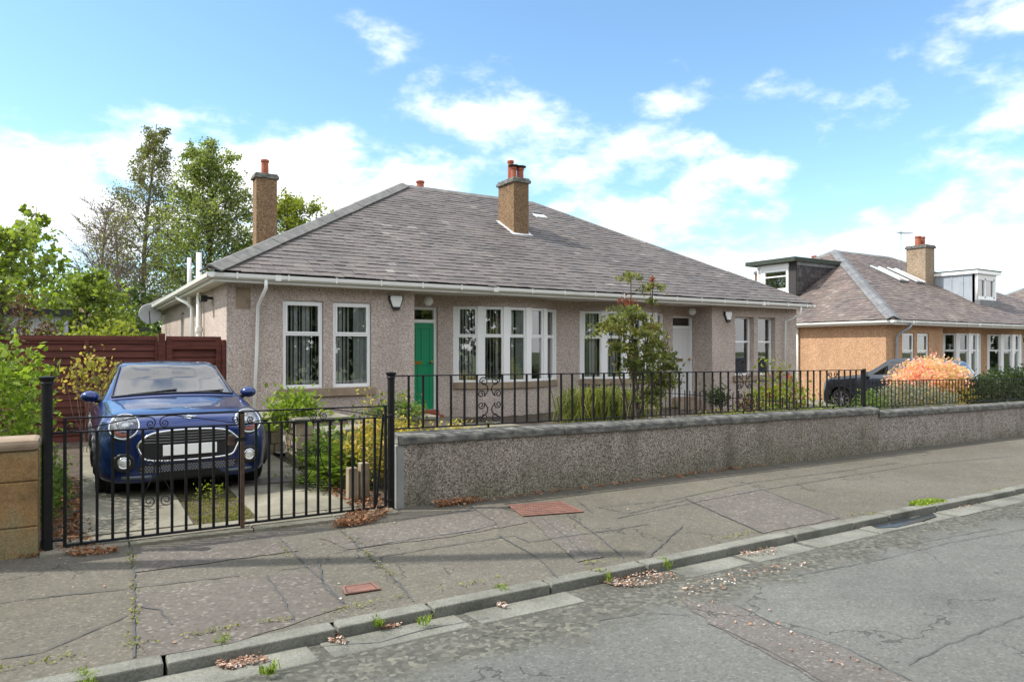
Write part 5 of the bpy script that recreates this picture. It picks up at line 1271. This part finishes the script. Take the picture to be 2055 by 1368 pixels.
p = B(140, 22); bush('magnolia', 'magnolia with pale pink blossom above the red fence', 'tree', (p[0],22,1.95), (.85,.6,.72), 420, M['lf_pink'], .10, (p[0],22,0), 81, .3, .4, 40)
p = B(58, 17); bush('purple_shrub', 'purple brown leaved shrub in front of the white garage', 'shrub', (p[0],17,1.62), (.46,.4,.80), 1100, M['lf_purple'], .045, (p[0],17,0), 82, .2, .3, 60)
p = B(90, 15); bush('green_shrub', 'yellow green shrub rising above the left end of the red fence', 'shrub', (p[0]+.9,16.5,1.4), (.9,.6,.66), 3600, M['lf_yellow'], .055, (p[0]+.9,16.5,0), 83, .4, .4, 14)
p = B(-20, 14); bush('green_shrub', 'dark conifer at the extreme left edge over the hedge', 'shrub', (p[0],14,1.2), (.35,.35,.9), 2400, M['lf_dark'], .05, (p[0],14,0), 84, .4, .2, 6)
# garage and shed
p = B(0, 19); ga = thing('garage', 'white flat roofed garage behind the left shrubs', 'garage', (p[0],19,0))
MB().box(p[0]-1.8, p[0]+1.25, 19, 23, 0, 2.35).build('wall', M['garage'], ga); MB().box(p[0]-1.9, p[0]+1.35, 18.85, 23, 2.351, 2.50).build('flat_roof', M['felt'], ga)
MB().box(p[0]-1.1, p[0]+1.0, 18.96, 18.999, 0, 2.0).build('garage_door', M['white'], ga)
p = B(200, 17.5); sh_ = thing('garden_shed', 'small dark green shed roof just above the red fence', 'shed', (p[0],17.5,0))
MB().box(p[0]-.6, p[0]+.8, 17.5, 19.4, 0, 1.85).build('wall', M['shed'], sh_)
MB().hexa([(p[0]-.75,17.35,1.82),(p[0]+.95,17.35,2.02),(p[0]+.95,19.5,2.02),(p[0]-.75,19.5,1.82),(p[0]-.75,17.35,1.88),(p[0]+.95,17.35,2.08),(p[0]+.95,19.5,2.08),(p[0]-.75,19.5,1.88)]).build('roof', M['felt_g'], sh_)
# street pole out of frame to the left (its shadow crosses the pavement) and trees over the road (seen in the windows)
tp_ = thing('telegraph_pole', 'timber telegraph pole beyond the left edge whose shadow crosses the pavement', 'pole', (-3.1, 7.35, 0))
MB().tube([(-3.1,7.35,-.2),(-3.1,7.35,9)], [.11,.085], 12).build('shaft', M['bark'], tp_)
for i, (x, y, h, r) in enumerate(((2,-13,7,3),(9,-14,6.5,3.2),(16,-13,7.5,3),(24,-14,7,3.4),(-6,-13,7,3),(31,-13,7,3.4),(-14,-12,7,3.4),(-22,-7,7,3.4),(-29,0,7,3.4))):
    bush('street_tree', ('tree across the road opposite the ' + ('blue car','bay windows','middle of the wall','flame shrub','ochre pier','orange house','far left gardens','left hand bend','very far left')[i]), 'tree', (x,y,h*.45), (r*1.35,2,h*.55), 5000, M['lf_dark'], .30, (x,y,-.1), 90+i, .5, .4, 10, group='trees across the road')

# ---------------------------------------------------------------- cars
def catmull(P, n):
    """P (m,...) control points -> dense curve through them, n steps per span"""
    P = np.asarray(P, float); A = np.concatenate([2*P[:1]-P[1:2], P, 2*P[-1:]-P[-2:-1]]); out = []
    for i in range(1, len(A)-2):
        for k in range(n):
            t = k/n; p0, p1, p2, p3 = A[i-1], A[i], A[i+1], A[i+2]
            m1, m2 = (p2-p0)*.42, (p3-p1)*.42
            out.append((2*t**3-3*t**2+1)*p1 + (t**3-2*t**2+t)*m1 + (-2*t**3+3*t**2)*p2 + (t**3-t**2)*m2)
    out.append(A[-2]); return np.array(out)
ST = [
 [(0,.012,.30),(.25,.014,.30),(.36,.018,.36),(.40,.02,.46),(.38,.02,.56),(.33,.02,.63),(.22,.014,.66),(.11,.01,.67),(0,.01,.675)],
 [(0,.03,.20),(.40,.05,.205),(.58,.075,.27),(.63,.085,.45),(.61,.085,.60),(.54,.075,.71),(.36,.05,.755),(.18,.035,.77),(0,.03,.775)],
 [(0,.12,.18),(.60,.15,.185),(.745,.19,.26),(.785,.21,.45),(.77,.21,.62),(.70,.20,.765),(.50,.15,.825),(.25,.12,.845),(0,.11,.85)],
 [(0,.35,.17),(.68,.38,.17),(.83,.42,.25),(.856,.43,.45),(.845,.42,.66),(.775,.41,.835),(.58,.38,.885),(.29,.36,.905),(0,.35,.91)],
 [(0,.8,.17),(.72,.8,.17),(.852,.8,.25),(.865,.8,.5),(.855,.8,.735),(.785,.8,.875),(.60,.8,.93),(.30,.8,.952),(0,.8,.957)],
 [(0,1.2,.17),(.72,1.2,.17),(.852,1.2,.25),(.864,1.2,.53),(.852,1.22,.79),(.785,1.25,.925),(.63,1.2,.968),(.32,1.17,.99),(0,1.16,.997)],
 [(0,1.42,.17),(.72,1.42,.17),(.85,1.42,.26),(.863,1.42,.55),(.85,1.42,.83),(.775,1.42,.955),(.665,1.35,.988),(.34,1.29,1.012),(0,1.27,1.02)],
 [(0,1.75,.17),(.72,1.75,.17),(.85,1.75,.26),(.863,1.75,.56),(.85,1.75,.87),(.772,1.75,.968),(.612,1.72,1.165),(.32,1.655,1.195),(0,1.635,1.203)],
 [(0,2.1,.17),(.72,2.1,.17),(.85,2.1,.26),(.863,2.1,.56),(.852,2.1,.88),(.775,2.1,.975),(.555,2.02,1.335),(.29,1.955,1.365),(0,1.94,1.372)],
 [(0,2.5,.17),(.72,2.5,.17),(.85,2.5,.26),(.864,2.5,.56),(.853,2.5,.88),(.775,2.5,.98),(.565,2.5,1.358),(.29,2.5,1.400),(0,2.5,1.410)],
 [(0,3.1,.17),(.72,3.1,.17),(.85,3.1,.26),(.864,3.1,.56),(.852,3.1,.88),(.77,3.1,.985),(.56,3.1,1.34),(.29,3.1,1.375),(0,3.1,1.382)],
 [(0,3.45,.2),(.70,3.45,.2),(.84,3.45,.28),(.855,3.45,.56),(.84,3.45,.88),(.74,3.45,.985),(.535,3.44,1.29),(.28,3.45,1.325),(0,3.46,1.33)],
 [(0,3.66,.24),(.62,3.66,.24),(.78,3.66,.3),(.81,3.66,.56),(.79,3.66,.85),(.70,3.66,.96),(.55,3.64,1.06),(.28,3.66,1.09),(0,3.67,1.10)],
 [(0,3.78,.32),(.45,3.77,.32),(.6,3.76,.36),(.64,3.76,.52),(.62,3.76,.72),(.56,3.76,.82),(.4,3.77,.88),(.2,3.78,.9),(0,3.78,.9)]]
def car_mesh(sy=1, sx=1, szf=lambda z: z, nu=9, nv=8):
    G = np.array(ST); D = catmull(G, nu); D = np.swapaxes(catmull(np.swapaxes(D, 0, 1), nv), 0, 1)   # [station][slot]
    D = D.copy(); D[..., 0] *= sx; D[..., 1] *= sy; D[..., 2] = szf(D[..., 2]); D[:, -1, 0] = 0; D[:, 0, 0] = 0
    return D
def car(name, label, loc, rotz, paint, hero, sy=1, sx=1, szf=lambda z: z, wr=.31, wheels_y=(.77, 3.265), length=3.82, wx=.745):
    t = thing(name, label, 'car', loc); t.rotation_euler = (0, 0, rotz); ORG[t.name] = Vector((0,0,0))
    nu, nv = 9, 8; D = car_mesh(sy, sx, szf, nu, nv); ns, nk = D.shape[:2]
    parts = {'body': MB(), 'windscreen': MB(), 'side_window': MB(), 'side_window2': MB(), 'side_window3': MB(), 'side_window4': MB(), 'rear_window': MB(), 'underbody': MB()}
    zw = wr
    for side in (1, -1):
        idx = {}
        def vid(mb, i, j):
            k = (id(mb), i, j)
            if k not in idx: idx[k] = len(mb.v); p = D[i, j]; mb.v.append((side*p[0], p[1], p[2]))
            return idx[k]
        for i in range(ns-1):
            for j in range(nk-1):
                c = (D[i,j]+D[i+1,j]+D[i,j+1]+D[i+1,j+1])/4; si, sj = (i+.5)/nu, (j+.5)/nv
                if any(abs(c[0]) > .50*sx and math.hypot(c[1]-wy, (c[2]-zw)) < wr+.055 for wy in wheels_y): continue
                key = 'body'
                if 6.12 < si < 7.98 and sj > 6.10 + .0*si: key = 'windscreen'
                elif 6.55 < si < 11.1 and 5.14 < sj < 5.86 and not (8.75 < si < 8.98):
                    if (si-6.3)*.75 > (sj-5.0): key = ('side_window' if si < 8.8 else 'side_window2') if side == 1 else ('side_window3' if si < 8.8 else 'side_window4')
                elif 11.1 < si < 11.95 and sj > 6.2: key = 'rear_window'
                elif sj < 1.0: key = 'underbody'
                mb = parts[key]; q = (vid(mb,i,j), vid(mb,i+1,j), vid(mb,i+1,j+1), vid(mb,i,j+1))
                mb.f.append(q if side == -1 else q[::-1])
    # merge centre line by closing nose and tail
    for i in (0, ns-1):
        ring = [(D[i,j][0], D[i,j][1], D[i,j][2]) for j in range(nk)] + [(-D[i,j][0], D[i,j][1], D[i,j][2]) for j in range(nk-2, 0, -1)]
        parts['body'].poly(ring if i else ring[::-1])
    mats = {'body': paint, 'windscreen': M['glass_car'], 'side_window': M['side_glass'], 'side_window2': M['side_glass'], 'side_window3': M['side_glass'], 'side_window4': M['side_glass'], 'rear_window': M['side_glass'], 'underbody': M['black']}
    objs = {}
    for k, mb in parts.items():
        nm = k.rstrip('234'); 
        me = mb.mesh(nm, (0,0,0), True); 
        import bmesh
        bm = bmesh.new(); bm.from_mesh(me); bmesh.ops.remove_doubles(bm, verts=bm.verts, dist=.0004); bmesh.ops.recalc_face_normals(bm, faces=bm.faces); bm.to_mesh(me); bm.free()
        me.polygons.foreach_set('use_smooth', [True]*len(me.polygons))
        if k == 'side_window' or k == 'side_window2': pass
        objs[k] = link_mesh(me, nm, mats[k], t)
    body = objs['body']
    # bvh of the nose for laying trim on the surface
    bm = bmesh.new(); bm.from_mesh(body.data); bvh = BVHTree.FromBMesh(bm); bm.free()
    def front(x, z, out=.0):
        h = bvh.ray_cast(Vector((x, -1, z)), Vector((0, 1, 0)))
        if h[0] is None: return Vector((x, .3, z)), Vector((0,-1,0))
        n = h[1] if h[1].y < 0 else -h[1]
        return h[0] + n*out, n
    # interior: dark cabin, seats, wheel
    b = MB(); b.box(-.70*sx, .70*sx, 1.5*sy, 3.3*sy, szf(.25), szf(.93)); b.build('cabin_floor', M['interior'], t)
    b = MB(); b.box(-.66*sx, .66*sx, 1.42*sy, 1.72*sy, szf(.80), szf(.99)); b.build('dashboard', M['interior'], t, bevel=.03)
    for x in (-.36, .36):
        b = MB(); b.box(x-.24, x+.24, 2.45*sy, 2.58*sy, .6, szf(1.12)); b.box(x-.12, x+.12, 2.48*sy, 2.57*sy, szf(1.15), szf(1.29)); b.build('seat', M['interior'], t, bevel=.04)
    # wheels
    def wheel(x, y):
        s = 1 if x > 0 else -1; Mt = Matrix.Translation((x, y, wr)) @ Matrix.Rotation(R(90)*s, 4, 'Y')
        b = MB(); b.lathe([(wr-.10,-.10),(wr-.02,-.10),(wr,-.075),(wr,.075),(wr-.02,.10),(wr-.10,.105),(wr-.105,.09)], 36, Mt); w_ = b.build('wheel', M['tyre'], t, smooth=False)
        r_ = MB(); r_.lathe([(wr-.10,.09),(wr-.095,.108),(wr-.115,.10),(wr-.125,.03)], 32, Mt, cap=False)
        for k in range(10):
            a = k*math.pi/5; ca, sa = math.cos(a), math.sin(a); e = .016
            def q(r, o, h): return Mt @ Vector((r*ca - o*sa, r*sa + o*ca, h))
            r_.hexa([q(.03,-e,.07), q(wr-.11,-e*1.3,.085), q(wr-.11,e*1.3,.085), q(.03,e,.07), q(.03,-e,.095), q(wr-.11,-e*1.3,.105), q(wr-.11,e*1.3,.105), q(.03,e,.095)])
        r_.lathe([(.05,.06),(.05,.10),(.03,.108),(.001,.108)], 16, Mt); r_.build('rim', M['alloy'], w_)
        d = MB(); d.lathe([(wr-.12,.02),(.001,.02)], 24, Mt, cap=False); d.build('brake_disc', M['black'], w_)
    for y in wheels_y:
        for s in (-1, 1):
            wheel(s*wx*sx, y)
            b = MB()                                   # black arch trim following the flank
            A = []
            for k in range(25):
                a = math.pi*(-.06 + 1.12*k/24); yy = y + (wr+.058)*math.cos(a); zz = wr + (wr+.058)*math.sin(a)
                h = bvh.ray_cast(Vector((s*2, yy, zz)), Vector((-s, 0, 0))); xx = h[0].x if h[0] else s*.85*sx
                if abs(xx) < .7*sx: xx = s*.82*sx
                A.append((xx, yy, zz))
            b.tube(A, .026, 8); b.build('wheel_arch', M['black'], t, smooth=True)
            b = MB(); b.lathe([(wr+.06,-.16),(wr+.06,.03)], 24, Matrix.Translation((s*(wx-.02)*sx, y, wr)) @ Matrix.Rotation(R(90)*s, 4, 'Y'), cap=False); b.build('arch_liner', M['black'], t)
    # mirrors
    for s in (-1, 1):
        b = MB(); Mt = Matrix.Translation((s*.885*sx, 1.53*sy, szf(1.005))) @ Matrix.Rotation(s*R(-8), 4, 'Z') @ Matrix.Scale(1, 4)
        prof = [(.001,-.075),(.035,-.068),(.06,-.045),(.074,-.01),(.076,.02),(.07,.045),(.06,.05)]
        b.lathe(prof, 20, Mt @ Matrix.Diagonal((1.28,1,.92,1)) @ Matrix.Rotation(R(-90), 4, 'X')); mi = b.build('mirror', paint, t, smooth=True)
        g_ = MB(); g_.lathe([(.058,.052),(.001,.052)], 20, Mt @ Matrix.Diagonal((1.28,1,.92,1)) @ Matrix.Rotation(R(-90), 4, 'X'), cap=False); g_.build('mirror_glass', M['chrome'], mi)
        MB().tube([(s*.76*sx,1.50*sy,szf(.955)),(s*.83*sx,1.53*sy,szf(.95))], .022, 8).build('mirror_arm', M['black'], mi)
    # wipers
    for a, c in (((-.50,1.36,1.012),(.02,1.375,1.07)), ((.08,1.33,1.022),(.56,1.42,1.045))):
        MB().tube([(a[0]*sx,a[1]*sy-.02,szf(a[2])+.012),(c[0]*sx,c[1]*sy-.015,szf(c[2])+.005)], .009, 5).build('wiper', M['black'], t)
    if not hero: return t, front
    # ---- face of the blue car
    def onface(pts, out): return [front(x, z, out)[0] for x, z in pts]
    def strip(outline, inner, o1, o2, name, m, par=None, closed=True):
        b = MB(); A = onface(outline, o1); B_ = onface(inner, o2); n = len(A)
        for i in range(n if closed else n-1):
            j = (i+1) % n; b.quad(A[i], A[j], B_[j], B_[i])
        return b.build(name, m, par or t, smooth=True)
    hexo = []
    def outl(s=1.0, dz=0):
        pts = [(-.485,.555),(-.47,.60),(-.40,.665),(-.33,.695),(-.2,.712),(0,.718),(.2,.712),(.33,.695),(.40,.665),(.47,.60),(.485,.555),(.46,.50),(.43,.445),(.36,.418),(.2,.408),(0,.405),(-.2,.408),(-.36,.418),(-.43,.445),(-.46,.50)]
        c = catmull(pts + [pts[0]], 4)[:-1]
        return [(x*s, .562 + (z-.562)*(1-(1-s)*1.9)) for x, z in c]
    O1 = outl(1.0)
    def plane_y(pts, out): return onface(pts, out)
    # recessed dark grille opening
    gb = MB(); A = onface(outl(.985), .006); 
    zc_, n_ = .562, len(A); cpt, _ = front(0, .562, .006); cpt = Vector(cpt)
    k = len(A)
    rings = [A] + [onface([(x*f, .562+(z-.562)*f) for x, z in outl(.985)], .006) for f in (.8,.6,.4,.2)]
    for Ra, Rb in zip(rings[:-1], rings[1:]):
        for i in range(k): j = (i+1) % k; gb.quad(Ra[i], Ra[j], Rb[j], Rb[i])
    gb.poly(rings[-1]); gr = gb.build('grille', M['black'], t)
    b = MB(); ring = onface(outl(1.0), .016); b.tube(ring, .0125, 8, closed=True); b.build('grille_surround', M['chrome'], gr, smooth=True)
    for z in (.600,.630,.658,.684):
        hw = {.600:.44,.630:.42,.658:.385,.684:.33}[z]; b = MB(); pts = onface([(hw*(i/12*2-1), z) for i in range(13)], .020)
        for p, q in zip(pts[:-1], pts[1:]): b.hexa([p+Vector((0,.0,-.007)), q+Vector((0,0,-.007)), q+Vector((0,.012,-.007)), p+Vector((0,.012,-.007)), p+Vector((0,-.006,.004)), q+Vector((0,-.006,.004)), q+Vector((0,.010,.006)), p+Vector((0,.010,.006))])
        b.build('grille_slat', M['grille_slat'], gr)
    b = MB(); pts = onface([(.44*(i/12*2-1), .515) for i in range(13)], .014)     # painted band behind the plate
    for p, q in zip(pts[:-1], pts[1:]): b.hexa([p+Vector((0,0,-.065)), q+Vector((0,0,-.065)), q+Vector((0,.01,-.065)), p+Vector((0,.01,-.065)), p+Vector((0,0,.055)), q+Vector((0,0,.055)), q+Vector((0,.01,.055)), p+Vector((0,.01,.055))])
    b.build('bumper_band', M['black'], gr)
    b = MB(); y0 = front(0,.515)[0].y - .035; b.box(-.26,.26,y0,y0+.012,.462,.573); b.build('number_plate', M['plate'], t, bevel=.004)
    # lower intake
    b = MB(); P = [( -.50,.345),(-.46,.375),(.46,.375),(.50,.345),(.44,.29),(-.44,.29)]
    c = []
    for (a, d_) in zip(P, P[1:]+P[:1]):
        for i in range(8): c.append((a[0]+(d_[0]-a[0])*i/8, a[1]+(d_[1]-a[1])*i/8))
    A = onface(c, .006); B_ = onface([(x*.96, .333+(z-.333)*.4) for x, z in c], .006)
    for i in range(len(A)): j = (i+1) % len(A); b.quad(A[i], A[j], B_[j], B_[i])
    b.poly(B_); li = b.build('lower_intake', M['black'], t)
    b = MB(); 
    for r_ in range(4):
        for i in range(34):
            x = -.45 + .9*(i+.5*(r_ % 2))/34; z = .303+.018*r_; p, n = front(x, z, .010); b.box(p.x-.008, p.x+.008, p.y-.004, p.y+.004, p.z-.006, p.z+.006)
    tag(b.build('mesh_pattern', M['grille_slat'], li), kind='stuff')
    b = MB(); pts = onface([(.62*(i/20*2-1), .255-.0*abs(i-10)) for i in range(21)], .012); b.tube(pts, .018, 8); b.build('bumper_lip', M['lip'], t, smooth=True)
    # headlights
    for s in (-1, 1):
        p, n = front(s*.60, .765, 0); n = (n + Vector((s*.0, -.9, .25))).normalized()
        q = n.to_track_quat('Z', 'Y').to_matrix().to_4x4(); Mt = Matrix.Translation(p + n*.012) @ q
        b = MB(); b.lathe([(.146,-.05),(.146,.002),(.141,.012),(.134,.014),(.129,.008)], 32, Mt, cap=False); hl = b.build('headlight', M['chrome'], t, smooth=True)
        b = MB(); b.lathe([(.129,.010),(.122,-.006),(.08,-.030),(.001,-.042)], 32, Mt, cap=False); b.build('reflector', M['reflect'], hl, smooth=True)
        b = MB(); b.lathe([(.045,-.03),(.05,.0),(.04,.012),(.001,.016)], 20, Mt @ Matrix.Translation((0,.015,0)), cap=False); b.build('lamp_bowl', M['lampglass'], hl, smooth=True)
        for (ox_, oy_) in ((-.06,.03),(.06,.03),(0,.075)):
            b = MB(); b.lathe([(.02,-.03),(.022,-.0),(.001,.006)], 12, Mt @ Matrix.Translation((ox_,oy_,0)), cap=False); b.build('reflector', M['chrome'], hl, smooth=True)
        b = MB()
        pr = [(.108*math.cos(a), .108*math.sin(a)) for a in [R(205)+R(130)*i/12 for i in range(13)]]; pi_ = [(.072*math.cos(a), .072*math.sin(a)) for a in [R(212)+R(116)*i/12 for i in range(13)]]
        for i in range(12): b.quad(*[Mt @ Vector((x, y_, -.004)) for x, y_ in (pr[i], pr[i+1], pi_[i+1], pi_[i])])
        b.build('indicator', M['amber'], hl)
        b = MB(); b.lathe([(.128,.012),(.11,.028),(.07,.042),(.001,.048)], 32, Mt, cap=False); b.build('lens', M['lens'], hl, smooth=True)
        p, n = front(s*.605, .405, 0); n = (n + Vector((0,-1.2,0))).normalized(); Mt = Matrix.Translation(p + n*.004) @ n.to_track_quat('Z','Y').to_matrix().to_4x4()
        b = MB(); b.lathe([(.098,-.02),(.098,.004),(.075,.010),(.062,.006),(.001,-.02)], 26, Mt @ Matrix.Diagonal((1.15,1,1,1)), cap=False); fg = b.build('fog_lamp', M['black'], t, smooth=True)
        b = MB(); b.lathe([(.062,.004),(.062,.016),(.05,.018),(.045,.004),(.001,.0)], 24, Mt, cap=False); b.build('fog_ring', M['chrome'], fg, smooth=True)
        b = MB(); b.lathe([(.046,.012),(.03,.018),(.001,.021)], 20, Mt, cap=False); b.build('lens', M['reflect'], fg, smooth=True)
    # winged badge on the bonnet lip
    h = bvh.ray_cast(Vector((0, .09, 2)), Vector((0,0,-1))); p = h[0]; n = Vector((0,-.75,.66)); Mt = Matrix.Translation(p + n*.006) @ n.to_track_quat('Z','Y').to_matrix().to_4x4()
    b = MB(); b.lathe([(.026,0),(.026,.006),(.020,.008),(.001,.008)], 20, Mt)
    for s in (-1, 1):
        for k_ in range(3):
            y_ = .014 - .012*k_; L_ = (.075,.066,.05)[k_]
            b.hexa([Mt @ Vector(v) for v in ((s*.022,y_-.004,0),(s*L_,y_-.001,0),(s*L_,y_+.004,0),(s*.022,y_+.005,0),(s*.022,y_-.004,.005),(s*L_,y_-.001,.005),(s*L_,y_+.004,.005),(s*.022,y_+.005,.005))])
    b.build('winged_badge', M['chrome'], t)
    # bonnet shut line
    bl = MB(); pts = []
    for i in range(41):
        x = -.70 + 1.4*i/40; y = .20 + .22*(abs(x)/.7)**3; h = bvh.ray_cast(Vector((x, y, 2)), Vector((0,0,-1)))
        if h[0]: pts.append(h[0] + h[1]*.0015)
    if len(pts) > 4: bl.tube(pts, .0035, 5)
    for s in (-1, 1):
        pts = []
        for i in range(16):
            y = .42 + .85*i/15; x = s*(.70+.045*math.sin(i/15*1.5)); h = bvh.ray_cast(Vector((x, y, 2)), Vector((0,0,-1)))
            if h[0]: pts.append(h[0] + Vector((0,0,.0015)))
        bl.tube(pts, .0035, 5)
    bl.build('bonnet_shut_line', M['black'], t)
    # windscreen rubber and pillars
    b = MB(); e = []
    for s in (-1, 1):
        i0, i1 = int(6.0*nu), int(8.0*nu); j = int(6.1*nv)
        e = [Vector((s*D[i, j][0], D[i, j][1], D[i, j][2])) + Vector((s*.002, -.004, .003)) for i in range(i0+1, i1+1)]
        b.tube(e, .011, 6)
    i = int(6.1*nu)+1
    b.tube([Vector((s_*D[i, j][0], D[i, j][1]-.004, D[i, j][2]+.004)) for s_, j in [(-1, j) for j in range(int(6.1*nv), nk)] + [(1, j) for j in range(nk-2, int(6.1*nv)-1, -1)]], .011, 6)
    b.build('windscreen_seal', M['black'], t, smooth=True)
    b = MB(); b.box(-.06,.06,1.98,2.02,1.27,1.33); b.build('rear_view_mirror', M['black'], t, bevel=.01)
    b = MB(); b.lathe([(.16,-.012),(.18,0),(.16,.012)], 24, Matrix.Translation((.36,1.78,.98)) @ Matrix.Rotation(R(65),4,'X'), cap=False); b.build('steering_wheel', M['black'], t)
    return t, front
def paint(name, col, flake=.5):
    m = mat(name, col, .28, .55, coat=1); m.node_tree.nodes['Principled BSDF'].inputs['Coat Roughness'].default_value = .03; return m
M['blue'] = paint('blue_paint', (.008,.03,.15)); M['grey_paint'] = paint('dark_grey_paint', (.022,.030,.045))
M['grille_slat'] = mat('grille_slat', (.22,.22,.23), .3); M['lip'] = mat('grey_lip', (.10,.12,.14), .4)
M['reflect'] = mat('reflector', (.88,.9,.92), .25, .5); M['lampglass'] = mat('lamp_bowl', (.62,.66,.70), .08, .6)
car('parked_car', 'dark blue hatchback with round headlights facing the gates on the left driveway', (1.005, 8.03, .035), 0, M['blue'], True)
car('parked_suv', 'dark grey car on the far driveway, half hidden by the flame coloured shrub', (19.85, 13.05, -.23), R(180), M['grey_paint'], False, 1.02, 1.06, lambda z: z*1.12, .345, (.82, 3.30), 4.4, .76)
